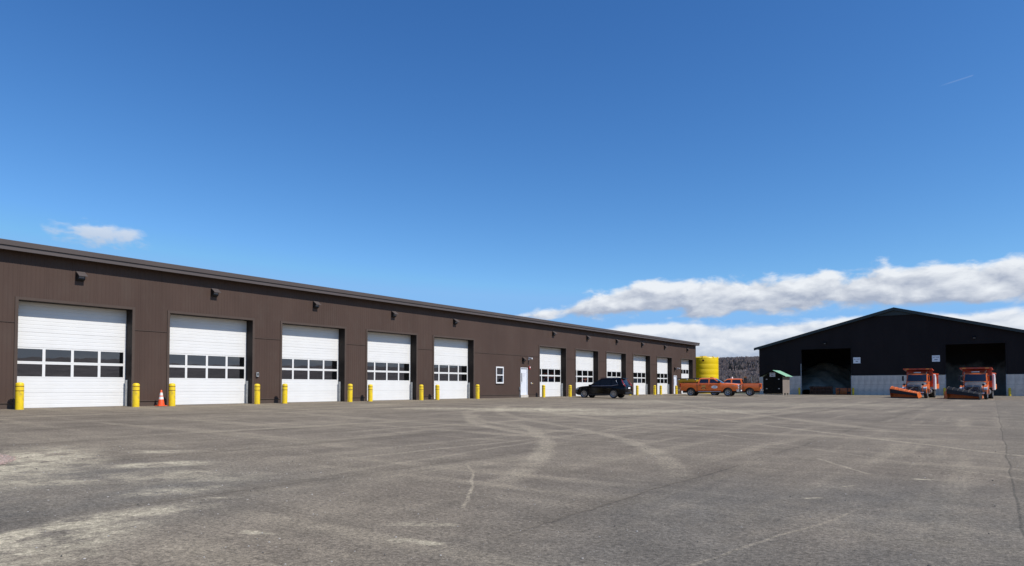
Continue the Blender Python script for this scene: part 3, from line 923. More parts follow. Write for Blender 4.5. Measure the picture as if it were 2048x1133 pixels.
BX = GX + 0.66
for y, lab in ((10.38, 'yellow bollard left of the first overhead door'), (14.66, 'yellow bollard right of the first overhead door, left of the traffic cone'), (16.24, 'yellow bollard left of the second overhead door, just right of the traffic cone'),
               (20.56, 'yellow bollard below the keypad, right of the second overhead door'), (22.18, 'yellow bollard in front of the left edge of the third overhead door'), (26.58, 'yellow bollard right of the third overhead door'),
               (28.14, 'yellow bollard in front of the left edge of the fourth overhead door'), (32.54, 'yellow bollard right of the fourth overhead door'), (34.1, 'yellow bollard in front of the left edge of the fifth overhead door'),
               (38.4, 'yellow bollard right of the fifth overhead door, left of the window'), (47.16, 'yellow bollard left in front of the sixth overhead door'), (51.44, 'yellow bollard just left of the black car\'s nose'),
               (63.4, 'yellow bollard just right of the black car\'s rear'), (65.15, 'yellow bollard left in front of the ninth overhead door'), (69.6, 'yellow bollard right of the ninth overhead door'),
               (71.25, 'yellow bollard left in front of the tenth overhead door'), (75.8, 'yellow bollard behind the tail of the orange pickup with the spreader')):
    bollard(BX, y, lab, RND.uniform(-0.014, 0.014))

# traffic cone
cx_, cy_ = GX + 0.45, 15.86
o = empty('traffic_cone', (cx_, cy_, gz(cx_, cy_)))
tag(o, 'orange traffic cone with two white bands between two yellow bollards', 'cone')
MB().box(-0.19, 0.19, -0.19, 0.19, 0.0, 0.035).build('base', M_CONE, o, bevel=0.012)


def cr(z):
    return 0.145 - (0.145 - 0.03) * (z - 0.035) / 0.68


MB().lathe([(cr(0.036), 0.036), (cr(0.70), 0.70), (0.02, 0.715), (0.001, 0.715)], 20).build('body', M_CONE, o, smooth=35)
for a, b in ((0.30, 0.42), (0.47, 0.60)):
    MB().lathe([(cr(a), a), (cr(a) + 0.003, a), (cr(b) + 0.003, b), (cr(b), b)], 20).build('reflective_band', M_REFL, o, smooth=35)

# ------------------------------------------------------------------ big black salt shed
SY, SZ = 106.0, -0.30
SXL, SXR, RIDGE_X = -28.85, 7.15, -10.85
EZ, RZ = 6.70, 11.45
SD = 42.0
shed = empty('salt_shed', (0, 0, 0))
tag(shed, 'big black gabled salt shed with two open bays above concrete walls', 'building')


def rake(x):
    return RZ - (RZ - EZ) * abs(x - RIDGE_X) / (RIDGE_X - SXL)


OPS = [(-22.85, -16.28, SZ - 0.2, 6.30), (-5.0, 1.38, SZ - 0.2, 6.40)]
CW = 2.42
cladding(shed, M_BLACK, 'x', SY, SXL, SXR, CW + 0.01, lambda x: rake(x) - 0.02, OPS, -1)
# inner skin of the gable
wl = MB()
cuts = [SXL + 0.05, OPS[0][0], OPS[0][1], RIDGE_X, OPS[1][0], OPS[1][1], SXR - 0.05]
for a, b in zip(cuts, cuts[1:]):
    z0 = next((h[3] for h in OPS if h[0] <= (a + b) / 2 <= h[1]), CW)
    wl.prism([(a, z0), (b, z0), (b, rake(b) - 0.05), (a, rake(a) - 0.05)], SY + 0.02, SY + 0.25)
wl.build('gable_wall', M_DARKIN, shed)
# concrete base of separate cast panels
pn = {}
spans = [(SXL, OPS[0][0] - 0.08), (OPS[0][1] + 0.08, OPS[1][0] - 0.08), (OPS[1][1] + 0.08, SXR)]
for a, b in spans:
    n = max(1, round((b - a) / 0.82))
    wd = (b - a) / n
    for i in range(n):
        for z0, z1 in ((SZ - 0.15, 1.14), (1.15, CW)):
            key = (round(wd, 4), z0)
            if key not in pn:
                pn[key] = MB().box(0.006, wd - 0.006, -0.06, 0.24, z0 + 0.006, z1 - 0.002).mesh('concrete_panel', M_CONC, bevel=0.008)
            put(pn[key], 'concrete_panel', shed, (a + i * wd, SY + RND.uniform(-0.006, 0.006), 0))
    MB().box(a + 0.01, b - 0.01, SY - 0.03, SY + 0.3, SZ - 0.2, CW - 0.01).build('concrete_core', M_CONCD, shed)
    MB().prism([(SY - 0.09, CW), (SY - 0.01, CW), (SY - 0.01, CW + 0.07), (SY - 0.03, CW + 0.07)], a, b, 'x').build('drip_flashing', M_BTRIM, shed)
for h in OPS:
    for xg, top in ((h[0] - 0.04, 4.2 if h[0] < -20 else CW + 0.02), (h[1] + 0.04, CW + 0.02)):
        MB().box(xg - 0.04, xg + 0.04, SY - 0.085, SY + 0.26, SZ, top).build('steel_corner', M_GALV, shed)
    MB().box(h[0] - 0.14, h[1] + 0.14, SY - 0.05, SY + 0.01, h[3] - 0.02, h[3] + 0.14).build('header_trim', M_BLACK, shed)
    for xg in (h[0] - 0.07, h[1] + 0.07):
        MB().box(xg - 0.07, xg + 0.07, SY - 0.045, SY + 0.012, CW + 0.075 if xg > -22 else 4.21, h[3] - 0.021).build('jamb_trim', M_BLACK, shed)
# roof, trims, ridge
for sgn in (-1, 1):
    xe = RIDGE_X + sgn * (RIDGE_X - SXL + 0.65)
    ze = RZ - (RZ - EZ) / (RIDGE_X - SXL) * (RIDGE_X - SXL + 0.65)
    MB().prism([(RIDGE_X, RZ + 0.03), (xe, ze + 0.03), (xe, ze + 0.12), (RIDGE_X, RZ + 0.14)], SY - 0.42, SY + SD).build('roof_slope', M_BTRIM, shed)
    MB().prism([(RIDGE_X, RZ - 0.20), (xe, ze - 0.20), (xe, ze + 0.15), (RIDGE_X, RZ + 0.17)], SY - 0.48, SY - 0.43).build('rake_board', M_BTRIM, shed)
    MB().prism([(RIDGE_X, RZ + 0.15), (xe, ze + 0.13), (xe, ze + 0.18), (RIDGE_X, RZ + 0.20)], SY - 0.50, SY + 0.2).build('rake_flashing', M_BTRIM, shed)
    xw = SXL if sgn < 0 else SXR
    MB().box(min(xw, xw - sgn * 0.25), max(xw, xw - sgn * 0.25), SY + 0.31, SY + SD, SZ - 0.2, EZ + 0.02).build('side_wall', M_BLACK, shed)
    xi = xw - sgn * 0.3
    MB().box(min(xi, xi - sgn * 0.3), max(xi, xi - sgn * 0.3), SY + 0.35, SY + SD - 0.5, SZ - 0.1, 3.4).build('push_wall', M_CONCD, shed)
MB().prism([(RIDGE_X - 2.1, RZ - 0.75), (RIDGE_X + 2.1, RZ - 0.75), (RIDGE_X, RZ - 0.19)], SY - 0.10, SY - 0.03).build('gable_louvre', M_BTRIM, shed)
MB().box(RIDGE_X - 2.5, RIDGE_X + 2.5, SY - 0.12, SY - 0.025, RZ - 0.86, RZ - 0.76).build('louvre_sill', M_BTRIM, shed)
MB().prism([(SXL, SZ), (SXR, SZ), (SXR, EZ + 0.08), (RIDGE_X, RZ + 0.08), (SXL, EZ + 0.08)], SY + SD - 0.35, SY + SD - 0.05).build('rear_wall', M_DARKIN, shed)
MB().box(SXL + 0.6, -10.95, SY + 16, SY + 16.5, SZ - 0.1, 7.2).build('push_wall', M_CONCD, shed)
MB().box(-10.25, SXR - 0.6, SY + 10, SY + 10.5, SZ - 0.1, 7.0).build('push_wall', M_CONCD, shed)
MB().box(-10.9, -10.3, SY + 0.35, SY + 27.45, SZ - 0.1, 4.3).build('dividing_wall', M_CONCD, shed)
MB().box(SXL, SXR, SY - 0.05, SY + SD, SZ - 0.4, SZ + 0.012).build('slab', M_ASPH, shed)
wall_light((-19.62, SY - 0.024, 7.10), -math.pi / 2, 'dark wall light above the bay with the rusty frame', M_BLACK, 1.1, 'lights above the shed bays')
wall_light((-1.85, SY - 0.024, 7.18), -math.pi / 2, 'dark wall light above the bay behind the black-bladed plow truck', M_BLACK, 1.1, 'lights above the shed bays')

# salt heap in the left bay
hp = []
N1, N2 = 40, 30
for j in range(N2 + 1):
    for i in range(N1 + 1):
        x = -27.9 + 16.9 * i / N1
        y = SY + 3.5 + 12.4 * j / N2
        u = (x + 22.3) / 6.0
        v = (y - (SY + 13)) / 9.0
        hgt = 4.3 * max(0, 1 - 0.8 * math.hypot(u, v) ** 1.3) + 1.2 * sm(SY + 11, SY + 15, y)
        hgt += 0.28 * math.sin(x * 1.7 + y * 0.6) * math.sin(y * 1.1) * min(1, hgt)
        hp.append((x, y, SZ + hgt + 0.01))
fs = [(j * (N1 + 1) + i, j * (N1 + 1) + i + 1, (j + 1) * (N1 + 1) + i + 1, (j + 1) * (N1 + 1) + i) for j in range(N2) for i in range(N1)]
o = MB().add(hp, fs).build('salt_heap', M_SALT, fix=False, smooth=60)
tag(o, 'grey heap of road salt inside the open bay with the rusty frame', 'salt', kind='stuff')


# bollards by the shed bays
for x, lab in ((-23.05, 'yellow bollard beside the small green-roofed shed'), (-15.95, 'yellow bollard between the rusty bay and the concrete wall'), (-5.15, 'yellow bollard between the two plow trucks'), (1.72, 'yellow bollard at the far right of the black shed')):
    bollard(x, SY - 0.55, lab)


# ------------------------------------------------------------------ signs
def text_mesh(name, txt, size, mt, parent, loc, rot):
    cu = bpy.data.curves.new(name, 'FONT')
    cu.body = txt
    cu.size = size
    cu.align_x = 'CENTER'
    cu.align_y = 'CENTER'
    cu.extrude = 0.001
    t = bpy.data.objects.new(name, cu)
    COL.objects.link(t)
    dg = bpy.context.evaluated_depsgraph_get()
    me = bpy.data.meshes.new_from_object(t.evaluated_get(dg))
    bpy.data.objects.remove(t)
    me.materials.clear()
    me.materials.append(mt)
    o = put(me, name, parent, loc)
    o.rotation_euler = rot
    return o


def shed_sign(x0, x1, z0, z1, l1, l2, label):
    o = empty('sign', ((x0 + x1) / 2, SY - 0.03, (z0 + z1) / 2))
    tag(o, label, 'sign', 'white signs on the black shed')
    MB().box(-(x1 - x0) / 2, (x1 - x0) / 2, -0.012, 0, -(z1 - z0) / 2, (z1 - z0) / 2).build('board', M_SIGN, o)
    a = text_mesh('lettering', l1, 0.20, M_INK, o, (0, -0.015, 0.16), (math.pi / 2, 0, 0))
    a.scale.x = 0.78
    MB().box(-l2 / 2, l2 / 2, -0.0145, -0.0125, -0.21, -0.10).build('print', M_GREY, o)


shed_sign(-15.97, -15.06, 4.13, 4.96, 'SALT SHED', 0.28, 'white sign on the black shed nearer the rusty bay')
shed_sign(-6.52, -5.63, 4.17, 5.0, 'SALT SHED', 0.36, 'white sign on the black shed between the two plow trucks')

# ------------------------------------------------------------------ small green-roofed shed
HX0, HX1, HY0, HY1 = -25.1, -22.6, 94.0, 97.7
hzg = gz(-23.8, 94.2)
hut = empty('storage_shed', ((HX0 + HX1) / 2, HY0, hzg))
tag(hut, 'small storage shed with a shaded dark front, pale green roof and tan side', 'shed')
hw, hl = (HX1 - HX0) / 2, HY1 - HY0
MB().box(hw - 0.05, hw, 0.0, hl, 0.20, 2.42).build('side_wall', M_TAN, hut)
MB().box(-hw, -hw + 0.05, 0.0, hl, 0.20, 2.42).build('side_wall', M_TAN, hut)
MB().prism([(-hw, 0.20), (hw, 0.20), (hw, 2.36), (0, 3.12), (-hw, 2.36)], -0.045, -0.002).build('front_wall', M_HUTSHADE, hut)
MB().prism([(-hw, 0.20), (hw, 0.20), (hw, 2.36), (0, 3.12), (-hw, 2.36)], hl + 0.002, hl + 0.04).build('rear_wall', M_TAN, hut)
for s_ in (-1, 1):
    MB().prism([(0, 3.21), (s_ * (hw + 0.38), 2.40), (s_ * (hw + 0.38), 2.45), (0, 3.27)], -0.22, hl + 0.15).build('roof_slope', M_GREEN, hut)
    MB().prism([(0, 3.12), (s_ * (hw + 0.39), 2.30), (s_ * (hw + 0.39), 2.46), (0, 3.28)], -0.27, -0.225).build('rake_board', M_HUTSHADE, hut)
    for zz in (0.75, 2.0):
        MB().box(s_ * 0.78 - 0.09, s_ * 0.78 + 0.09, -0.085, -0.066, zz, zz + 0.11).build('hinge', M_GALV, hut)
    dr = MB().box(0.01 if s_ > 0 else -0.74, 0.74 if s_ > 0 else -0.01, -0.065, -0.046, 0.24, 2.25).build('door', M_HUTSHADE, hut)
for yy in (0.3, 1.8, 3.2):
    MB().box(-hw + 0.05, hw + 0.02, yy - 0.1, yy + 0.15, -0.03, 0.195).build('skid', M_WOOD, hut)
sg = empty('sign', ((HX0 + HX1) / 2 - 0.03, HY0 - 0.05, hzg + 2.66))
tag(sg, 'small grey-white sign on the gable of the green-roofed shed', 'sign')
MB().box(-0.36, 0.36, -0.018, -0.004, -0.27, 0.27).build('board', mat('sign_grey_white', (0.55, 0.55, 0.56), 0.5), sg)
MB().box(-0.26, 0.22, -0.021, -0.0185, 0.08, 0.16).build('print', M_GREY, sg)
MB().box(-0.14, 0.02, -0.021, -0.0185, -0.16, -0.04).build('print', M_INK, sg)
MB().box(0.04, 0.22, -0.021, -0.0185, -0.14, -0.07).build('print', M_GREY, sg)

# ------------------------------------------------------------------ yellow tank
tx, ty = -31.35, 88.6
tk = empty('storage_tank', (tx, ty, -0.11))
tag(tk, 'large round yellow storage tank beyond the end of the garage', 'tank')
pr = [(0.001, 0.0), (2.02, 0.0), (2.02, 0.30), (1.93, 0.42)]
for j in range(6):
    z = 0.5 + j * 0.70
    pr += [(1.93, z), (1.93, z + 0.58), (1.923, z + 0.62), (1.923, z + 0.68)]
pr += [(1.93, 4.72), (1.90, 4.78), (1.2, 4.92), (0.45, 4.96), (0.45, 5.02), (0.001, 5.03)]
MB().lathe(pr, 48).build('vessel', M_TANK, tk, smooth=25)
for a in range(8):
    an = a * math.pi / 4 + 0.3
    MB().tube([(1.86 * math.cos(an), 1.86 * math.sin(an), 4.70), (1.80 * math.cos(an), 1.80 * math.sin(an), 4.90)], 0.11, 8).build('lifting_lug', M_TANK, tk)
MB().box(0.55, 0.80, -1.965, -1.93, 4.25, 4.48).build('outlet', M_STRIPE, tk)


# ------------------------------------------------------------------ vehicles
def wheel_meshes(r, w, rim_r, spokes, key):
    t = MB().lathe([(rim_r, -w / 2 + 0.02), (r - 0.05, -w / 2), (r - 0.012, -w / 2 + 0.03), (r, -w / 4), (r, w / 4), (r - 0.012, w / 2 - 0.03), (r - 0.05, w / 2), (rim_r, w / 2 - 0.02), (rim_r, -w / 2 + 0.02)], 28, 'y')
    rm = MB()
    rm.lathe([(rim_r + 0.005, w / 2 - 0.015), (rim_r + 0.005, w / 2 - 0.03), (rim_r * 0.86, w / 2 - 0.05), (rim_r * 0.86, w / 2 - 0.03), (rim_r + 0.005, w / 2 - 0.015)], 24, 'y')
    rm.lathe([(0.001, w / 2 - 0.02), (rim_r * 0.28, w / 2 - 0.02), (rim_r * 0.30, w / 2 - 0.06), (0.001, w / 2 - 0.06)], 12, 'y')
    for i in range(spokes):
        a = 2 * math.pi * i / spokes
        b = MB().prism([(-0.028 * rim_r / 0.25, 0.2 * rim_r), (0.028 * rim_r / 0.25, 0.2 * rim_r), (0.018 * rim_r / 0.25, 0.9 * rim_r), (-0.018 * rim_r / 0.25, 0.9 * rim_r)], w / 2 - 0.055, w / 2 - 0.025)
        b.xf(Matrix.Rotation(a, 4, 'Y'))
        rm.add(b.v, b.f)
    hb = MB().lathe([(0.001, w / 2 - 0.10), (rim_r * 0.9, w / 2 - 0.10), (rim_r * 0.9, -w / 2 + 0.03), (0.001, -w / 2 + 0.03)], 20, 'y')
    return t.mesh('tyre', M_TYRE, smooth=40), rm.mesh('rim', M_ALLOY, smooth=40), hb.mesh('hub', M_DARKST)


def add_wheel(parent, wm, x, y, r):
    o = empty('wheel', (x, y, r), 0 if y > 0 else math.pi, parent)
    for me, nm in zip(wm, ('tyre', 'rim', 'hub')):
        put(me, nm, o)
    return o


def lofted(stations):
    rings = []
    for x, zl, zt, w, wt in stations:
        h = zt - zl
        half = [(0, zl), (w * 0.84, zl), (w * 0.965, zl + 0.09), (w * 0.995, zl + h * 0.30), (w, zl + h * 0.62), (w * 0.985, zt - 0.11), (wt, zt - 0.012), (wt * 0.6, zt + 0.012), (0, zt + 0.02)]
        ring = [(x, y, z) for y, z in half] + [(x, -y, z) for y, z in half[-2:0:-1]]
        rings.append(ring)
    return MB().loft(rings)


def arch_cut(body_mb, mats, arches, extra=None, name='body', parent=None, smooth=30):
    o = body_mb.build(name, mats)
    cut = MB()
    for x, z, r, yw in arches:
        for s_ in (-1, 1):
            cut.lathe([(0.001, s_ * (yw - 0.42)), (r, s_ * (yw - 0.42)), (r, s_ * (yw + 0.3)), (0.001, s_ * (yw + 0.3))], 28, 'y', (x, 0, z), 1)
    if extra:
        cut.box(*extra, 1)
    c = cut.build('cutter', mats)
    for me in (c.data,):
        me.polygons.foreach_set('material_index', [1] * len(me.polygons))
    md = o.modifiers.new('b', 'BOOLEAN')
    md.object = c
    md.solver = 'EXACT'
    md.operation = 'DIFFERENCE'
    c.parent = None
    dg = bpy.context.evaluated_depsgraph_get()
    dg.update()
    me = bpy.data.meshes.new_from_object(o.evaluated_get(dg))
    o.modifiers.clear()
    o.data = me
    o.parent = parent
    bpy.data.objects.remove(c)
    me.shade_smooth()
    me.set_sharp_from_angle(angle=rad(smooth))
    return o


class Cabin:
    """greenhouse of a car: belt z0 to roof z1, front and rear edges and half width as functions of t in 0..1"""
    def __init__(s, z0, z1, xf, xr, w, bf=0.14, br=0.08):
        s.z0, s.z1, s._xf, s._xr, s._w, s.bf, s.br = z0, z1, xf, xr, w, bf, br

    def L(s, p, t):
        return p[0] + (p[1] - p[0]) * t

    def W(s, t):
        return s._w[0] + (s._w[1] - s._w[0]) * (max(t, 0.0) ** 1.35)

    def Z(s, t):
        return s.L((s.z0, s.z1), t)

    def ring(s, t, sh=1.0, dz=0.0):
        xf, xr, w = s.L(s._xf, t), s.L(s._xr, t), s.W(t)
        cx = (xf + xr) / 2
        half = [(xr, 0), (xr + s.br * 0.18, 0.5 * w), (xr + s.br * 0.57, 0.8 * w), (xr + s.br, w)]
        a, b = xr + s.br, xf - s.bf
        half += [(a + (b - a) * i / 5, w) for i in range(1, 5)]
        half += [(xf - s.bf, w), (xf - s.bf * 0.57, 0.8 * w), (xf - s.bf * 0.18, 0.5 * w), (xf, 0)]
        pts = [(cx + (x - cx) * sh, y * sh, s.Z(t) + dz) for x, y in half]
        return pts + [(x, -y, z) for x, y, z in pts[-2:0:-1]]

    def mesh(s):
        rings = [s.ring(t) for t in (-0.12, 0, 0.2, 0.4, 0.6, 0.8, 0.92, 1.0)]
        rings += [s.ring(1.0, 0.965, 0.035), s.ring(1.0, 0.85, 0.062), s.ring(1.0, 0.5, 0.082)]
        return MB().loft(rings)

    def side(s, corners, sg):
        (x0, t0), (x1, t1), (x2, t2), (x3, t3) = corners

        def fn(u, v):
            if sg > 0:
                u = 1 - u
            x = (x0 + (x1 - x0) * u) * (1 - v) + (x3 + (x2 - x3) * u) * v
            t = (t0 + (t1 - t0) * u) * (1 - v) + (t3 + (t2 - t3) * u) * v
            return (x, sg * s.W(t), s.Z(t))
        return fn

    def front(s, ys, t0, t1):
        def fn(u, v):
            t = t0 + (t1 - t0) * v
            q = (2 * u - 1) * ys
            return (s.L(s._xf, t) - s.bf * abs(q) ** 2.5, q * s.W(t), s.Z(t))
        return fn

    def rear(s, ys, t0, t1):
        def fn(u, v):
            t = t0 + (t1 - t0) * v
            q = (1 - 2 * u) * ys
            return (s.L(s._xr, t) + s.br * abs(q) ** 2.5, q * s.W(t), s.Z(t))
        return fn


def window(fn, name, mt, parent, off=0.012, nu=8, nv=5):
    return MB().patch(fn, nu, nv, off).build(name, mt, parent, fix=False, smooth=60)


# ---- black car
def black_car(loc, rz):
    o = empty('parked_car', loc, rz)
    tag(o, 'black estate-style SUV parked nose to the garage doors', 'car')
    st = [(-2.335, 0.46, 0.92, 0.76, 0.70), (-2.27, 0.34, 1.03, 0.87, 0.80), (-1.9, 0.26, 1.06, 0.925, 0.87), (-1.0, 0.23, 1.05, 0.935, 0.88), (0.0, 0.22, 1.04, 0.935, 0.88), (0.9, 0.22, 1.03, 0.935, 0.86),
          (1.2, 0.22, 1.02, 0.93, 0.84), (1.75, 0.23, 0.98, 0.92, 0.78), (2.1, 0.26, 0.91, 0.87, 0.68), (2.27, 0.33, 0.82, 0.76, 0.56), (2.335, 0.42, 0.70, 0.62, 0.46)]
    arch_cut(lofted(st), [M_CARBLK, M_PLASTIC], [(1.42, 0.36, 0.405, 0.93), (-1.28, 0.36, 0.405, 0.93)], None, 'body', o)
    cb = Cabin(1.02, 1.60, (1.12, 0.10), (-2.22, -1.86), (0.875, 0.66))
    cab = cb.mesh().build('cabin', M_CARBLK, o, smooth=35)
    for sg in (-1, 1):
        window(cb.side([(-0.02, 0.06), (0.86, 0.06), (0.08, 0.86), (-0.02, 0.86)], sg), 'front_side_window', M_CARGLASS, cab)
        window(cb.side([(-1.02, 0.08), (-0.08, 0.06), (-0.08, 0.86), (-0.98, 0.86)], sg), 'rear_side_window', M_CARGLASS, cab)
        window(cb.side([(-1.62, 0.22), (-1.10, 0.09), (-1.06, 0.84), (-1.42, 0.76)], sg), 'quarter_window', M_CARGLASS, cab)
        tr = MB()
        P = [cb.side([(x, t)] * 4, sg)(0, 0) for x, t in ((0.9, 0.0), (0.0, 0.0), (-1.1, 0.03), (-1.68, 0.17), (-1.56, 0.45), (-1.45, 0.82))]
        tr.tube([(p[0], p[1] + sg * 0.014, p[2]) for p in P], 0.016, 6)
        tr.build('window_chrome', M_CHROME, cab)
        for x0, x1 in ((-0.04, 0.92), (-1.02, -0.08)):
            d = MB().box(x0, x1, sg * 0.936 - 0.006, sg * 0.936 + 0.006, 0.40, 0.88).build('door', M_CARBLK, o, bevel=0.02 if False else None)
            MB().box(x0 + 0.06, x0 + 0.24, sg * 0.95 - 0.012, sg * 0.95 + 0.012, 0.80, 0.835).build('handle', M_CARBLK, d)
        MB().box(-0.95, 0.98, sg * 0.925 - 0.02, sg * 0.925 + 0.02, 0.24, 0.36).build('sill_cladding', M_PLASTIC, o)
        MB().prism([(0.72, 0.98), (0.92, 1.0), (0.94, 1.12), (0.76, 1.14)], sg * 0.90, sg * 1.06).build('mirror', M_CARBLK, o, bevel=0.02)
        MB().tube([(-2.29, sg * 0.74, 0.98), (-2.23, sg * 0.83, 1.05), (-2.12, sg * 0.81, 1.22), (-2.0, sg * 0.745, 1.45), (-1.94, sg * 0.70, 1.54)], [0.04, 0.065, 0.045, 0.035, 0.02], 8).build('taillight', M_RED, o, smooth=50)
        MB().tube([(0.0, sg * 0.60, 1.655), (-0.1, sg * 0.60, 1.70), (-1.6, sg * 0.58, 1.70), (-1.72, sg * 0.58, 1.65)], 0.018, 6).build('roof_rail', M_PLASTIC, o)
        MB().prism([(1.95, 0.74), (2.24, 0.70), (2.22, 0.80), (1.95, 0.86)], sg * 0.60, sg * 0.88).build('headlight', M_LENS, o)
    window(cb.front(0.88, 0.05, 0.92), 'windshield', M_CARGLASS, cab)
    window(cb.rear(0.80, 0.14, 0.86), 'rear_window', M_CARGLASS, cab)
    MB().prism([(-1.80, 1.60), (-2.02, 1.60), (-2.0, 1.645), (-1.75, 1.66)], -0.58, 0.58).build('spoiler', M_CARBLK, o)
    MB().box(-2.36, -2.30, -0.24, 0.24, 0.78, 0.90).build('number_plate', M_SIGN, o)
    MB().box(-2.345, -2.16, -0.80, 0.80, 0.30, 0.50).build('bumper', M_PLASTIC, o, bevel=0.03)
    MB().box(-2.355, -2.28, -0.10, 0.10, 0.96, 1.04).build('badge', M_CHROME, o)
    wm = wheel_meshes(0.36, 0.24, 0.245, 10, 'suv')
    for x in (1.42, -1.28):
        for y in (0.82, -0.82):
            add_wheel(o, wm, x, y, 0.36)
    o.scale = (0.96, 0.97, 0.985)
    return o


# ---- pickups
def pickup(loc, rz, label, rear_style):
    o = empty('pickup_truck', loc, rz)
    tag(o, label, 'pickup truck', 'orange crew cab pickups by the end of the garage')
    st = [(-3.10, 0.66, 1.36, 0.95, 0.92), (-3.02, 0.58, 1.41, 1.0, 0.975), (-2.2, 0.54, 1.42, 1.01, 0.985), (-1.2, 0.52, 1.41, 1.01, 0.985), (0.2, 0.52, 1.39, 1.01, 0.97), (1.3, 0.52, 1.39, 1.01, 0.95), (1.7, 0.53, 1.41, 1.01, 0.92),
          (2.5, 0.56, 1.37, 1.0, 0.88), (2.95, 0.60, 1.30, 0.98, 0.84), (3.08, 0.64, 1.22, 0.95, 0.80)]
    arch_cut(lofted(st), [M_ORANGE, M_PLASTIC], [(2.02, 0.42, 0.52, 1.0), (-1.90, 0.42, 0.52, 1.0)], (-2.98, -1.24, -0.80, 0.80, 0.92, 1.8), 'body', o)
    cb = Cabin(1.36, 1.88, (1.52, 0.66), (-1.20, -1.04), (0.955, 0.76), 0.12, 0.05)
    cab = cb.mesh().build('cab', M_ORANGE, o, smooth=35)
    for sg in (-1, 1):
        window(cb.side([(0.14, 0.08), (1.16, 0.08), (0.52, 0.88), (0.14, 0.88)], sg), 'front_side_window', M_TRUCKGLASS, cab)
        window(cb.side([(-0.98, 0.08), (-0.02, 0.08), (-0.02, 0.88), (-0.88, 0.88)], sg), 'rear_side_window', M_TRUCKGLASS, cab)
        for i, (x0, x1) in enumerate(((0.06, 1.28), (-1.06, 0.0))):
            d = MB().box(x0, x1, sg * 1.011 - 0.005, sg * 1.011 + 0.005, 0.62, 1.28).build('door', M_ORANGE, o)
            MB().box(x0 + 0.05, x0 + 0.24, sg * 1.028 - 0.012, sg * 1.028 + 0.012, 1.17, 1.22).build('handle', M_PLASTIC, d)
            if i == 0:
                ov = MB().lathe([(0.001, 0.0), (1.0, 0.0), (1.0, 0.004), (0.001, 0.004)], 28, 'y')
                ov.xf(Matrix.Translation((0.64, sg * 1.017, 0.98)) @ Matrix.Diagonal((0.33, sg, 0.155, 1)))
                ov.build('oval_decal', M_SIGN, d)
                MB().box(0.46, 0.82, sg * 1.0225 - 0.001, sg * 1.0225 + 0.001, 0.965, 1.0).build('decal_print', mat('decal_teal', (0.10, 0.28, 0.30), 0.5), d)
            else:
                MB().box(-0.72, -0.30, sg * 1.0175 - 0.001, sg * 1.0175 + 0.001, 0.98, 1.16).build('crest_decal', M_GOLD, d)
                ar = MB()
                for kk in range(8):
                    a0, a1 = math.pi * (0.1 + 0.8 * kk / 8), math.pi * (0.1 + 0.8 * (kk + 1) / 8)
                    q4 = [(-0.51 + rr_ * math.cos(aa), sg * 1.019, 0.72 + rr_ * 0.75 * math.sin(aa)) for aa, rr_ in ((a0, 0.30), (a1, 0.30), (a1, 0.23), (a0, 0.23))]
                    ar.add(q4, [(0, 1, 2, 3)])
                ar.build('arch_decal', mat('decal_dark', (0.10, 0.06, 0.03), 0.5), d, fix=False)
                MB().box(-0.66, -0.36, sg * 1.0175 - 0.001, sg * 1.0175 + 0.001, 0.74, 0.84).build('crest_decal', M_GOLD, d)
        MB().prism([(0.98, 1.36), (1.24, 1.38), (1.26, 1.62), (1.02, 1.62)], sg * 1.02, sg * 1.24).build('mirror', M_PLASTIC, o, bevel=0.03)
        MB().tube([(-1.1, sg * 0.98, 0.50), (1.3, sg * 0.98, 0.50)], 0.045, 8).build('side_step', M_CHROME, o)
        MB().box(3.0, 3.115, sg * 0.60 if sg > 0 else -0.95, 0.95 if sg > 0 else sg * 0.60, 1.02, 1.22).build('headlight', M_LENS, o, bevel=0.02)
        MB().box(3.0, 3.11, sg * 0.60 if sg > 0 else -0.95, 0.95 if sg > 0 else sg * 0.60, 0.84, 0.96).build('headlight', M_LENS, o, bevel=0.02)
        MB().box(-3.125, -2.98, sg * 0.93 - 0.085, sg * 0.93 + 0.085, 0.98, 1.34).build('taillight', M_RED, o, bevel=0.015)
        MB().prism([(2.5, 1.10), (2.75, 1.10), (2.75, 1.14), (2.5, 1.14)], sg * 1.0, sg * 1.006).build('badge', M_CHROME, o)
    window(cb.front(0.90, 0.05, 0.92), 'windshield', M_TRUCKGLASS, cab)
    window(cb.rear(0.80, 0.14, 0.86), 'rear_window', M_TRUCKGLASS, cab)
    gr = MB()
    gr.box(3.06, 3.14, -0.60, 0.60, 0.80, 0.88)
    gr.box(3.06, 3.14, -0.60, 0.60, 0.98, 1.05)
    gr.box(3.06, 3.14, -0.60, 0.60, 1.15, 1.22)
    gr.box(3.055, 3.139, -0.60, -0.52, 0.88, 1.15)
    gr.box(3.055, 3.139, 0.52, 0.60, 0.88, 1.15)
    g = gr.build('grille', M_CHROME, o)
    MB().box(3.05, 3.09, -0.52, 0.52, 0.86, 1.16).build('mesh', M_PLASTIC, g)
    MB().box(3.14, 3.16, -0.12, 0.12, 0.985, 1.045).build('badge', M_GOLD, g)
    MB().prism([(-0.98, 2.92), (-0.85, 3.16), (-0.4, 3.24), (0.4, 3.24), (0.85, 3.16), (0.98, 2.92), (0.9, 2.9), (-0.9, 2.9)], 0.48, 0.78, 'z').xf(Matrix(((0, 1, 0, 0), (1, 0, 0, 0), (0, 0, 1, 0), (0, 0, 0, 1)))).build('front_bumper', M_CHROME, o, bevel=0.02)
    MB().box(3.2, 3.255, -0.3, 0.3, 0.55, 0.68).build('number_plate', M_SIGN, o)
    for sg in (-1, 1):
        MB().box(3.22, 3.36, sg * 0.45 - 0.04, sg * 0.45 + 0.04, 0.40, 0.50).build('tow_hook', M_PLASTIC, o)
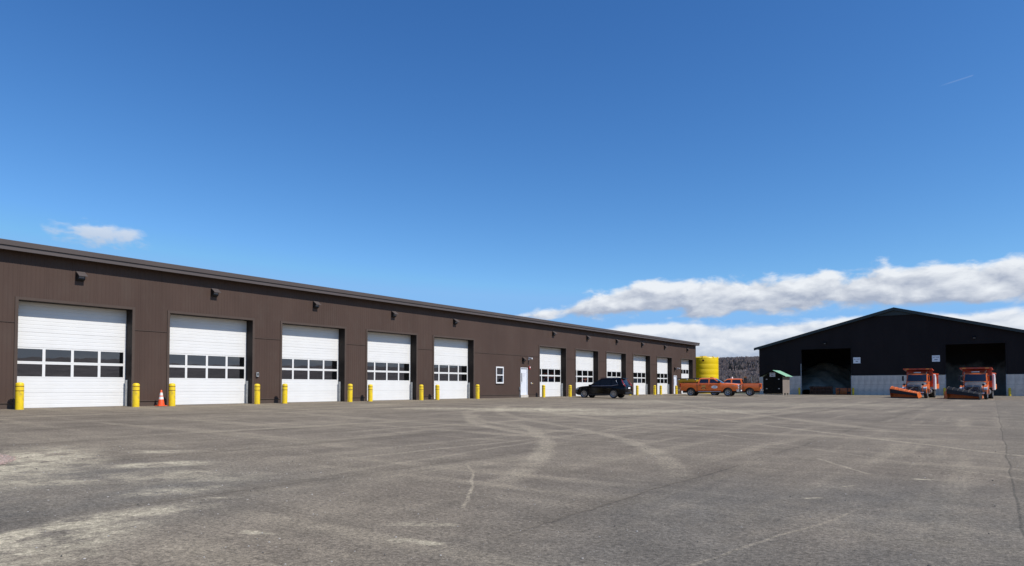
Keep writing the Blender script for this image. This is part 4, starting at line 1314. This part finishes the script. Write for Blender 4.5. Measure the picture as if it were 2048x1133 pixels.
    MB().box(-3.28, -3.06, -0.98, 0.98, 0.56, 0.76).build('rear_bumper', M_CHROME, o, bevel=0.03)
    for sg in (-1, 1):
        MB().box(-1.225, -1.195, sg * 1.009 - 0.006, sg * 1.009 + 0.006, 0.56, 1.38).build('bed_gap', M_PLASTIC, o)
        MB().tube([(-2.98, sg * 0.90, 1.425), (-1.26, sg * 0.90, 1.425)], 0.03, 6).build('bed_rail', M_PLASTIC, o)
    tg = MB().box(-3.13, -3.085, -0.83, 0.83, 0.80, 1.39).build('tailgate', M_ORANGE, o, bevel=0.015)
    MB().box(-3.15, -3.131, -0.12, 0.12, 1.22, 1.30).build('latch', M_PLASTIC, tg)
    MB().box(-2.9, 2.9, -0.55, 0.55, 0.34, 0.56).build('chassis', M_PLASTIC, o)
    MB().tube([(2.02, -0.8, 0.42), (2.02, 0.8, 0.42)], 0.08, 8).build('axle', M_DARKST, o)
    MB().tube([(-1.9, -0.8, 0.42), (-1.9, 0.8, 0.42)], 0.10, 8).build('axle', M_DARKST, o)
    wm = wheel_meshes(0.42, 0.28, 0.255, 6, 'pu')
    for x in (2.02, -1.90):
        for y in (0.88, -0.88):
            add_wheel(o, wm, x, y, 0.42)
    o.scale = (0.955, 0.97, 0.97)
    if rear_style == 'bar':
        lb = MB().box(0.05, 0.30, -0.42, 0.42, 1.975, 2.05).build('light_bar', M_AMBER, o, bevel=0.02)
        MB().box(0.06, 0.29, 0.15, 0.41, 2.0515, 2.06).build('lens', M_LENS, lb)
    else:
        MB().lathe([(0.10, 1.95), (0.10, 2.10), (0.06, 2.15), (0.001, 2.16)], 14, 'z', (0.1, 0, 0)).build('beacon', M_WHITE, o, smooth=40)
        MB().tube([(0.95, 0.55, 1.75), (0.92, 0.55, 2.25)], 0.012, 5).build('antenna', M_GALV, o)
        hr = MB()
        for sg in (-1, 1):
            hr.box(-1.45, -1.30, sg * 0.75 - 0.06, sg * 0.75 + 0.06, 1.36, 2.0)
        hr.box(-1.45, -1.30, -0.80, 0.80, 1.98, 2.06)
        hr.box(-1.43, -1.32, -0.80, 0.80, 1.62, 1.68)
        for i in range(9):
            hr.box(-1.40, -1.35, -0.64 + i * 0.16 - 0.025, -0.64 + i * 0.16 + 0.025, 1.40, 1.98)
        h = hr.build('headache_rack', M_DARKST, o)
        MB().box(-1.48, -1.28, -0.70, -0.45, 2.061, 2.16).build('rack_light', M_RED, h)
        MB().box(-1.48, -1.28, 0.45, 0.70, 2.061, 2.16).build('rack_light', M_AMBER, h)
        MB().tube([(-2.0, -0.6, 1.35), (-2.0, -0.6, 2.15)], 0.02, 6).build('pole', M_GALV, o)
    return o


def heading(hx, hy):
    return math.atan2(hy, hx)


cxx, cyy = -26.45, 50.75
black_car((cxx, cyy, gz(cxx, cyy)), heading(-0.996, -0.09))
p1 = (-24.1, 70.2)
H1 = heading(0.992, 0.124)
pk1 = pickup((*p1, gz(*p1)), H1, 'orange crew cab pickup carrying the yellow spreader in its bed', 'bar')
p2 = (-23.6, 76.2)
pk2 = pickup((*p2, gz(*p2)), heading(-0.981, -0.193), 'orange crew cab pickup with a dark rack behind its cab', 'rack')

# yellow hopper spreader in the first pickup's bed
sp = empty('salt_spreader', (p1[0], p1[1], gz(*p1)), H1)
sp.scale = (0.955, 0.97, 0.97)
tag(sp, 'yellow hopper salt spreader under a black tarp in a pickup bed', 'spreader')
hop = MB()
hop.loft([[(-2.75, -0.35, 0.98), (-1.35, -0.35, 0.98), (-1.35, 0.35, 0.98), (-2.75, 0.35, 0.98)], [(-3.35, -0.82, 1.58), (-1.30, -0.82, 1.58), (-1.30, 0.82, 1.58), (-3.35, 0.82, 1.58)], [(-3.35, -0.84, 1.84), (-1.28, -0.84, 1.84), (-1.28, 0.84, 1.84), (-3.35, 0.84, 1.84)]])
M_HOP = mat('hopper_yellow', (0.52, 0.34, 0.02), 0.5, var=0.12, vscale=3.0)
hop.build('hopper', M_HOP, sp, bevel=0.02)
MB().box(-3.44, -1.22, -0.88, 0.88, 1.842, 1.93).build('tarp', M_TARP, sp, bevel=0.03)
MB().prism([(-3.46, 0.62), (-3.20, 0.72), (-3.16, 1.55), (-3.40, 1.55)], -0.26, 0.26).build('chute', M_HOP, sp, bevel=0.02)
MB().lathe([(0.001, 0.56), (0.28, 0.56), (0.28, 0.585), (0.001, 0.585)], 18, 'z', (-3.42, 0, 0)).build('spinner', M_DARKST, sp)
for x in (-3.2, -2.3, -1.4):
    for sg in (-1, 1):
        MB().box(x - 0.05, x + 0.05, sg * 0.875 - 0.03, sg * 0.875 + 0.03, 1.74, 1.841).build('tarp_clip', M_WHITE, sp)


# ---- plow trucks
def plow_truck(loc, rz, label, black_blade, yaw_plow=0.0):
    o = empty('plow_truck', loc, rz)
    tag(o, label, 'plow truck', 'orange plow trucks in front of the black shed')
    # cab: front axle at x=0
    cb = Cabin(1.72, 2.70, (-0.42, -0.86), (-1.98, -1.96), (1.06, 0.98), 0.16, 0.06)
    cab = cb.mesh().build('cab', M_ORANGE, o, smooth=35)
    MB().box(-1.97, -0.60, -1.05, 1.05, 0.95, 1.74).build('cab_lower', M_ORANGE, o, bevel=0.05)
    window(cb.front(0.90, 0.16, 0.90), 'windshield', M_TRUCKGLASS, cab)
    for sg in (-1, 1):
        d = MB().box(-1.72, -0.72, sg * 1.05, sg * 1.075, 0.98, 1.80).build('door', M_ORANGE, o)
        MB().box(-1.66, -1.50, sg * 1.09 - 0.014, sg * 1.09 + 0.014, 1.58, 1.64).build('handle', M_PLASTIC, d)
        window(cb.side([(-1.66, 0.14), (-0.86, 0.14), (-1.0, 0.88), (-1.66, 0.88)], sg), 'side_window', M_TRUCKGLASS, cab)
        # fenders with wheel arches
        pts = []
        for i in range(11):
            a = math.pi * i / 10
            pts.append((0.60 * math.cos(a), 0.52 + 0.60 * math.sin(a)))
        out = [(0.98, 0.62), (0.95, 1.12), (0.62, 1.42), (-0.62, 1.56), (-0.74, 1.0), (-0.66, 0.52)]
        f = MB().prism(pts + [(-0.66, 0.52)][:0] + out[::-1], sg * 0.72, sg * 1.18).build('fender', M_ORANGE, o, bevel=0.03)
        MB().prism([(0.60, 1.02), (0.97, 0.98), (0.95, 1.16), (0.66, 1.34)], sg * 0.80, sg * 1.187).build('headlight', M_LENS, o, bevel=0.02)
        MB().box(-1.5, -0.76, sg * 0.95 - 0.14, sg * 0.95 + 0.14, 0.50, 0.56).build('step', M_GALV, o)
        ml = empty('mirror', (0, 0, 0), 0, o)
        MB().box(-0.58, -0.50, sg * 1.36 - 0.10, sg * 1.36 + 0.10, 1.92, 2.48).build('mirror_head', M_PLASTIC, ml, bevel=0.02)
        MB().tube([(-0.62, sg * 1.02, 2.45), (-0.54, sg * 1.36, 2.42)], 0.018, 6).build('mirror_arm', M_GALV, ml)
        MB().tube([(-0.62, sg * 1.04, 1.85), (-0.54, sg * 1.36, 1.95)], 0.018, 6).build('mirror_arm', M_GALV, ml)
    # hood
    hd = MB()
    ringsH = []
    for x, w, zt, zb in ((1.02, 0.62, 1.34, 0.72), (0.96, 0.72, 1.46, 0.70), (0.5, 0.80, 1.62, 0.70), (-0.1, 0.90, 1.76, 0.75), (-0.52, 0.98, 1.84, 0.9)):
        half = [(0, zb), (w * 0.96, zb), (w, zb + 0.3), (w, zt - 0.22), (w * 0.93, zt - 0.06), (w * 0.72, zt), (0, zt + 0.03)]
        ringsH.append([(x, y, z) for y, z in half] + [(x, -y, z) for y, z in half[-2:0:-1]])
    hd.loft(ringsH)
    hood = hd.build('hood', M_HOOD, o, smooth=35)
    g = MB()
    for i in range(9):
        y = -0.48 + i * 0.12
        g.box(1.015, 1.06, y - 0.018, y + 0.018, 0.80, 1.30)
    g.box(1.01, 1.065, -0.56, 0.56, 1.30, 1.34)
    g.box(1.01, 1.062, -0.56, 0.56, 1.04, 1.07)
    gr = g.build('grille', M_GREY, hood)
    MB().box(1.0, 1.03, -0.55, 0.55, 0.79, 1.30).build('radiator', M_PLASTIC, gr)
    MB().box(1.05, 1.09, -0.05, 0.05, 1.345, 1.41).build('badge', M_CHROME, gr)
    MB().box(0.92, 1.22, -1.15, 1.15, 0.50, 0.80).build('bumper', M_PLASTIC, o, bevel=0.04)
    MB().box(1.221, 1.235, 0.62, 0.98, 0.58, 0.70).build('number_plate', M_SIGN, o)
    lb = MB().box(-1.15, -0.90, -0.35, 0.35, 2.80, 2.90).build('light_bar', M_LENS, o, bevel=0.02)
    MB().box(-1.10, -0.95, -0.06, 0.06, 2.785, 2.80).build('bracket', M_PLASTIC, lb)
    # chassis
    MB().box(-5.9, 0.9, -0.44, 0.44, 0.62, 0.92).build('chassis', M_DARKST, o)
    MB().tube([(0, -0.9, 0.52), (0, 0.9, 0.52)], 0.09, 8).build('axle', M_DARKST, o)
    MB().tube([(-4.3, -0.9, 0.52), (-4.3, 0.9, 0.52)], 0.13, 8).build('axle', M_DARKST, o)
    MB().lathe([(0.001, -2.9), (0.30, -2.9), (0.30, -2.0), (0.001, -2.0)], 18, 'x', (0, 0.86, 0.78)).build('fuel_tank', M_GALV, o, smooth=40)
    # dump body
    bz = 1.18
    db = MB()
    db.loft([[(-5.85, -0.95, bz), (-2.25, -0.95, bz), (-2.25, 0.95, bz), (-5.85, 0.95, bz)], [(-5.85, -1.20, bz + 0.5), (-2.20, -1.20, bz + 0.5), (-2.20, 1.20, bz + 0.5), (-5.85, 1.20, bz + 0.5)], [(-5.85, -1.24, 2.72), (-2.18, -1.24, 2.72), (-2.18, 1.24, 2.72), (-5.85, 1.24, 2.72)]])
    body = db.build('dump_body', M_REDOR, o)
    rl = MB()
    for sg in (-1, 1):
        rl.box(-5.9, -2.15, sg * 1.26 - 0.06, sg * 1.26 + 0.06, 2.66, 2.80)
        for i in range(6):
            x = -5.6 + i * 0.64
            rl.box(x - 0.05, x + 0.05, sg * 1.225 - 0.045, sg * 1.225 + 0.045, bz + 0.5, 2.66)
    rl.build('side_ribs', M_REDOR, body)
    cs = MB()
    cs.box(-2.24, -2.12, -1.28, 1.28, 1.30, 3.10)
    cs.prism([(-2.24, 3.04), (-1.02, 3.20), (-1.02, 3.30), (-1.10, 3.32), (-2.24, 3.14)], -1.40, 1.40)
    cs.box(-1.04, -0.98, -1.42, 1.42, 3.17, 3.33)
    c2 = cs.build('cab_shield', M_REDOR, body)
    for y in (-1.0, 0.0, 1.0):
        MB().box(-1.0, -0.965, y - 0.16, y + 0.16, 3.20, 3.30).build('marker_light', M_AMBER if y else M_RED, c2)
    MB().box(-5.98, -5.86, -1.26, 1.26, bz, 2.78).build('tailgate', M_REDOR, body)
    MB().prism([(-3.0, 0.95), (-2.3, 0.95), (-2.3, 2.62), (-2.55, 2.66), (-3.0, 2.2)], 1.30, 1.52).build('brine_tank', M_WHITE, o, bevel=0.05)
    MB().box(-5.7, -3.1, 1.28, 1.36, 1.05, 1.60).build('side_board', M_ORANGEW, o)
    MB().tube([(-2.05, 0.75, 1.0), (-2.05, 0.75, 2.9), (-2.08, 0.85, 3.02)], 0.06, 8).build('exhaust', M_CHROME, o, smooth=40)
    MB().tube([(-2.06, -1.12, 1.3), (-2.06, -1.12, 2.85)], 0.05, 8).build('lift_pole', M_GALV, o)
    wf = wheel_meshes(0.52, 0.30, 0.30, 8, 'tf')
    for y in (0.98, -0.98):
        add_wheel(o, wf, 0, y, 0.52)
    for y in (1.02, 0.70, -1.02, -0.70):
        add_wheel(o, wf, -4.3, y, 0.52)
    # plow: driver's end low and forward, kerb end tall and swept back
    pw = empty('plow', (2.35, -0.62, 0.0), rad(-29) + yaw_plow, o)
    n = 14
    L = 3.35

    def hgt(s):
        return 0.62 + 0.62 * (1 - s) ** 1.05

    def yy(s):
        return -L / 2 + L * s          # s=0 kerb end, s=1 driver's end

    mbd, dfl, flp = [], [], []
    for i in range(n + 1):
        s_ = i / n
        h, y = hgt(s_), yy(s_)
        lift = 0.03 + 0.0 * s_
        f = [(0.10, lift), (-0.06, lift + 0.12 * h), (-0.17, lift + 0.35 * h), (-0.18, lift + 0.62 * h), (-0.10, lift + 0.86 * h)]
        bk = [(d - 0.03, z) for d, z in f[::-1]]
        mbd.append([(d, y, z) for d, z in f + bk])
        lump = 0.022 * abs(math.sin(math.pi * 6 * s_))
        f = [(-0.26, lift + h * 0.98 + lump), (-0.10, lift + h * 1.02 + lump), (0.08, lift + h * 0.96 + lump), (0.24, lift + h * 0.80 + lump)]
        bk = [(d - 0.01, z - 0.03) for d, z in f[::-1]]
        dfl.append([(d, y, z) for d, z in f + bk])
        f = [(0.255, lift + h * 0.80), (0.28, lift + h * 0.62), (0.275, lift + h * 0.44)]
        bk = [(d - 0.02, z) for d, z in f[::-1]]
        flp.append([(d, y, z) for d, z in f + bk])
    MB().loft(mbd).build('moldboard', M_ORANGEW, pw, smooth=40)
    MB().loft(dfl).build('snow_deflector', M_RUBBER if black_blade else M_ORANGEW, pw, smooth=30)
    MB().loft(flp).build('rubber_flap', M_RUBBER, pw, smooth=40)
    for i in range(7):
        s_ = (i + 0.02) / 6.04
        h, y = hgt(s_), yy(s_)
        rib = MB().tube([(-0.28, y, 0.03 + h * 0.97), (-0.10, y, 0.06 + h * 1.03), (0.09, y, 0.06 + h * 0.97), (0.25, y, 0.05 + h * 0.80)], 0.03, 6)
        rib.build('rib', M_DARKST if black_blade else M_ORANGEW, pw, smooth=40)
        rb = MB().prism([(-0.22, 0.08), (-0.40, 0.2), (-0.40, 0.55 * h), (-0.14, 0.86 * h), (-0.215, 0.6 * h)], y - 0.02, y + 0.02)
        rb.build('back_rib', M_ORANGEW, pw)
    for s_, mt_ in ((0.0, M_ORANGEW), (1.0, M_RUBBER if black_blade else M_ORANGEW)):
        h, y = hgt(s_), yy(s_)
        e = 0.03 if s_ else -0.03
        MB().prism([(0.12, 0.02), (-0.22, 0.10), (-0.24, h * 0.95), (0.10, h * 1.0), (0.30, h * 0.82), (0.24, h * 0.4)], min(y, y + e), max(y, y + e)).build('end_plate', mt_, pw)
    MB().box(0.06, 0.13, -L / 2, L / 2, 0.005, 0.12).build('cutting_edge', M_DARKST, pw)
    if black_blade:
        MB().prism([(0.16, 0.03), (0.02, 0.10), (-0.10, 0.70), (0.05, 0.82)], -L / 2 - 0.42, -L / 2 - 0.031).build('wing_tip', M_ORANGEW, pw)
    fr = empty('plow_hitch', (0, 0, 0), 0, o)
    for a, b, r in (((1.15, -0.45, 0.55), (2.0, -0.75, 0.38), 0.06), ((1.15, 0.45, 0.55), (2.05, 0.1, 0.38), 0.06), ((1.2, -0.5, 0.4), (1.2, -0.42, 1.25), 0.05), ((1.2, 0.5, 0.4), (1.2, 0.42, 1.25), 0.05), ((1.2, -0.45, 1.22), (1.2, 0.45, 1.22), 0.05),
                    ((1.25, 0.0, 1.2), (1.95, -0.4, 0.85), 0.035), ((1.25, -0.1, 0.7), (1.9, -0.9, 0.75), 0.045), ((1.22, -0.9, 0.85), (1.22, -0.9, 1.45), 0.03), ((1.22, -0.9, 1.0), (1.22, -0.45, 1.0), 0.03), ((1.2, 0.2, 0.65), (1.25, 0.05, 1.2), 0.03)):
        MB().tube([a, b], r, 8).build('hitch_bar', M_DARKST, fr)
    for y in (-0.78, 0.78):
        MB().lathe([(0.001, -0.05), (0.10, -0.05), (0.12, 0.05), (0.001, 0.06)], 12, 'x', (1.22, y * 1.15, 1.5)).build('plow_light', M_PLASTIC, fr)
        MB().tube([(1.2, y * 1.12, 0.85), (1.2, y * 1.15, 1.42)], 0.022, 6).build('light_post', M_DARKST, fr)
    MB().tube([(1.95, 0.98, 0.5), (1.98, 1.0, 1.25)], 0.012, 5).build('marker_rod', M_ORANGE, fr)
    return o


PHI = rad(5.5)
H3 = heading(-math.sin(PHI), -math.cos(PHI))
a = (-7.0, 88.0)
plow_truck((*a, gz(*a)), H3, 'orange plow truck with an orange-topped plow blade', False)
a = (-1.55, 85.6)
plow_truck((*a, gz(*a)), H3, 'orange plow truck with a ribbed black plow blade', True)

# things inside the left bay
gx_, gy_ = -20.5, SY + 1.6
o = empty('rusty_snowplow', (gx_, gy_, SZ + 0.012))
tag(o, 'rusty brown steel plow back standing in the open bay', 'plow')
MB().box(-1.55, 1.55, 0.0, 0.10, 0.02, 1.20).build('plate', M_RUST, o)
fb = MB()
for i in range(9):
    x = -1.45 + i * 0.36
    fb.box(x - 0.035, x + 0.035, -0.22, -0.001, 0.05, 1.22 + 0.05 * math.sin(i * 2.3))
fb.build('rib', M_RUST, o)
for z in (0.12, 0.55, 1.05):
    MB().box(-1.6, 1.6, -0.26, -0.221, z - 0.06, z + 0.06).build('rail', M_RUST, o)
gx_ = -17.45
o = empty('stored_snowplow', (gx_, SY + 1.3, SZ + 0.012))
tag(o, 'dull orange plow blade standing in the open bay beside the rusty frame', 'plow')
MB().prism([(0.10, 0.02), (-0.02, 0.15), (-0.06, 0.55), (0.02, 0.95), (0.06, 0.95), (0.0, 0.55), (0.05, 0.15), (0.16, 0.02)], -1.05, 1.05, 'y').xf(Matrix.Rotation(rad(90), 4, 'Z')).build('moldboard', M_ORANGEW, o)
for x in (-0.98, -0.55, -0.15, 0.5, 0.95):
    MB().box(x - 0.04, x + 0.04, -0.16, -0.09, 0.05, 0.93).build('rib', M_ORANGEW if x not in (-0.55, 0.5) else M_DARKST, o)
MB().box(-0.85, -0.4, -0.2, -0.161, 0.62, 0.74).build('bracket', M_DARKST, o)
MB().box(0.45, 0.9, -0.2, -0.161, 0.15, 0.42).build('bracket', M_DARKST, o)


# ------------------------------------------------------------------ hills and woods
def hill_h(r, a):
    top = 73 + 7 * math.sin(a * 5.0 + 0.4) + 4 * math.sin(a * 17.0) + max(0, math.sin(a - 0.2)) ** 2 * (-22 + 16 * math.sin(a * 7.0))
    return -0.4 + top * sm(650, 2050, r) + 1.2 * math.sin(r * 0.02 + a * 40) * sm(700, 1000, r)


hv, hf = [], []
RR = [640, 700, 800, 900, 1000, 1150, 1300, 1500, 1700, 1900, 2050, 2300, 2800]
NA = 180
for r in RR:
    for i in range(NA):
        a = 2 * math.pi * i / NA
        hv.append((r * math.sin(a), r * math.cos(a), hill_h(r, a) - 0.2))
for j in range(len(RR) - 1):
    for i in range(NA):
        p, q = j * NA + i, j * NA + (i + 1) % NA
        hf.append((p, q, q + NA, p + NA))
M_HILL = mat('bare_wood_floor', (0.22, 0.178, 0.160), 0.95, var=0.35, vscale=0.02, dirt=((0.15, 0.13, 0.125), 0.6, 0.015))
tag(MB().add(hv, hf).build('hills', M_HILL, fix=False, smooth=60), kind='structure')


def wood_material(name, c0, c1):
    M = bpy.data.materials.new(name)
    M.use_nodes = True
    q = NT(M.node_tree)
    b = M.node_tree.nodes['Principled BSDF']
    rnd = q.new('ShaderNodeNewGeometry').outputs['Random Per Island']
    n = q.noise(q.new('ShaderNodeTexCoord').outputs['Object'], 0.012, 3.0, 0.6)
    f = q.m('ADD', q.m('MULTIPLY', rnd, 0.7), q.m('MULTIPLY', q.ss(n, 0.35, 0.65), 0.4), clamp=True)
    q.put(b.inputs['Base Color'], q.mix(f, c0, c1))
    b.inputs['Roughness'].default_value = 1.0
    b.inputs['Specular IOR Level'].default_value = 0.0
    tl = q.new('ShaderNodeBsdfTranslucent')
    q.put(tl.inputs['Color'], q.mix(f, c0, c1))
    mx = q.new('ShaderNodeMixShader')
    mx.inputs[0].default_value = 0.5
    q.l.new(b.outputs[0], mx.inputs[1])
    q.l.new(tl.outputs[0], mx.inputs[2])
    q.l.new(mx.outputs[0], M.node_tree.nodes['Material Output'].inputs[0])
    return M


M_BARE = wood_material('bare_trees', (0.215, 0.174, 0.158), (0.270, 0.222, 0.198))
M_EVER = wood_material('evergreens', (0.045, 0.052, 0.054), (0.085, 0.09, 0.088))
hw_ = MB()
R2 = random.Random(5)
for i in range(12000):
    a = rad(R2.uniform(-34, -4))
    r = math.sqrt(R2.uniform(690 ** 2, 2080 ** 2))
    x, y, z = r * math.sin(a), r * math.cos(a), hill_h(r, a) - 0.5
    ev = R2.random() < 0.035 or (R2.random() < 0.5 and 1100 < r < 1500 and rad(-17.6) < a < rad(-15.2))
    h = R2.uniform(7, 13)
    if ev:
        for q in range(3):
            an = q * 1.05 + R2.random()
            w_ = R2.uniform(2.2, 3.2)
            hw_.add([(x - w_ * math.cos(an), y - w_ * math.sin(an), z + 1), (x + w_ * math.cos(an), y + w_ * math.sin(an), z + 1), (x, y, z + h * 1.1)], [(0, 1, 2)], 1)
    else:
        for q in range(6):
            an = R2.uniform(0, 6.28)
            w_ = R2.uniform(0.9, 2.6)
            ox, oy = R2.uniform(-2.5, 2.5), R2.uniform(-2.5, 2.5)
            z0 = z + h * R2.uniform(0.0, 0.4)
            z1 = z + h * R2.uniform(0.7, 1.08)
            ca, sa = math.cos(an) * w_, math.sin(an) * w_
            hw_.add([(x + ox * 0.4 - ca * 0.2, y + oy * 0.4 - sa * 0.2, z0), (x + ox * 0.4 + ca * 0.2, y + oy * 0.4 + sa * 0.2, z0), (x + ox + ca, y + oy + sa, z1 - h * 0.12), (x + ox - ca * 0.3, y + oy - sa * 0.3, z1)], [(0, 1, 2, 3)], 0)
tag(hw_.build('bare_woods', [M_BARE, M_EVER], fix=False), 'grey-brown leafless woods covering the far hillside', 'woods', kind='stuff')


def bare_tree(x, y, h, seed, label):
    R3 = random.Random(seed)
    o = empty('bare_tree', (x, y, -0.4))
    tag(o, label, 'tree', 'leafless trees beyond the yard')
    tr = MB()
    cr_ = MB()

    def grow(p, d, L, r, lev):
        q = p + d * L
        mid = p + d * L * 0.5 + Vector((R3.uniform(-1, 1), R3.uniform(-1, 1), 0)) * L * 0.05
        (tr if lev < 2 else cr_).tube([p, mid, q], [r, r * 0.85, r * 0.65], 5 if lev < 2 else 3)
        if lev >= 5:
            return
        for _ in range(3 if lev > 0 else 4):
            nd = (d + Vector((R3.uniform(-1, 1), R3.uniform(-1, 1), R3.uniform(-0.2, 0.7))) * 0.75).normalized()
            grow(p + d * L * R3.uniform(0.55, 1.0), nd, L * R3.uniform(0.55, 0.8), r * 0.55, lev + 1)

    grow(Vector((0, 0, 0)), Vector((R3.uniform(-0.1, 0.1), 0, 1)).normalized(), h * 0.30, h * 0.022, 0)
    tr.build('trunk', M_BARK, o, fix=False)
    cr_.build('crown', M_BARK, o, fix=False)


def polar(adeg, r):
    return r * math.sin(rad(adeg)), r * math.cos(rad(adeg))


# azimuth from +Y; seen between the yellow tank and the black shed
for adeg, r, h, lab in ((-16.9, 260, 9.5, 'dark leafless tree above the second pickup\'s cab'), (-15.6, 300, 9.0, 'leafless tree above the second pickup\'s bed'), (-14.8, 280, 8.5, 'leafless tree beside the corner of the black shed'), (-16.0, 420, 9.0, 'smaller leafless tree farther off above the pickup bed')):
    x, y = polar(adeg, r)
    bare_tree(x, y, h, int(r), lab)

# ------------------------------------------------------------------ loose stones on the yard, gravel bed
gv = MB()
R4 = random.Random(3)


def stone(mb, x, y, z, r, m=0):
    vs = []
    for d in ((1, 0, 0), (-1, 0, 0), (0, 1, 0), (0, -1, 0), (0, 0, 1), (0, 0, -1)):
        kx = r * R4.uniform(0.6, 1.3)
        vs.append((x + d[0] * kx, y + d[1] * kx, z + d[2] * kx * 0.7))
    mb.add(vs, [(0, 2, 4), (2, 1, 4), (1, 3, 4), (3, 0, 4), (2, 0, 5), (1, 2, 5), (3, 1, 5), (0, 3, 5)], m)


for i in range(4200):
    x, y = R4.uniform(-17, 3), R4.uniform(0.5, 18)
    if R4.random() > 0.25 and math.hypot(x + 9, (y - 4) * 1.5) > 7:
        continue
    r = 0.004 + 0.010 * R4.random() ** 3
    stone(gv, x, y, gz(x, y) + r * 0.3, r, 0 if R4.random() < 0.7 else 1)
M_ST1 = mat('pale_stone', (0.42, 0.39, 0.35), 0.9)
M_ST2 = mat('dark_stone', (0.08, 0.075, 0.07), 0.9)
tag(gv.build('loose_gravel', [M_ST1, M_ST2], fix=False), 'loose bits of gravel scattered over the asphalt', 'gravel', kind='stuff')
gb = MB()
M_PK1 = mat('pink_gravel', (0.38, 0.27, 0.225), 0.9, var=0.3, vscale=30)
M_PK2 = mat('tan_gravel', (0.30, 0.25, 0.21), 0.9, var=0.3, vscale=30)
for i in range(5200):
    t = R4.random()
    x = -13.2 + R4.gauss(0, 0.75)
    y = 0.338 * abs(x) - 0.25 * (x + 13.2) ** 2 - abs(R4.gauss(0, 0.55)) + R4.gauss(0, 0.05)
    if y < 0.6:
        continue
    e = max(0, min(1, (4.3 - y) / 1.5)) * max(0, 1 - abs(x + 13.1) / 2.2)
    r = R4.uniform(0.008, 0.020)
    stone(gb, x, y, gz(x, y) + 0.10 * e * R4.random() + r * 0.3, r, 0 if R4.random() < 0.6 else 1)
tag(gb.build('gravel_bed', [M_PK1, M_PK2], fix=False), 'low spill of pinkish gravel at the left edge of the yard', 'gravel', kind='stuff')
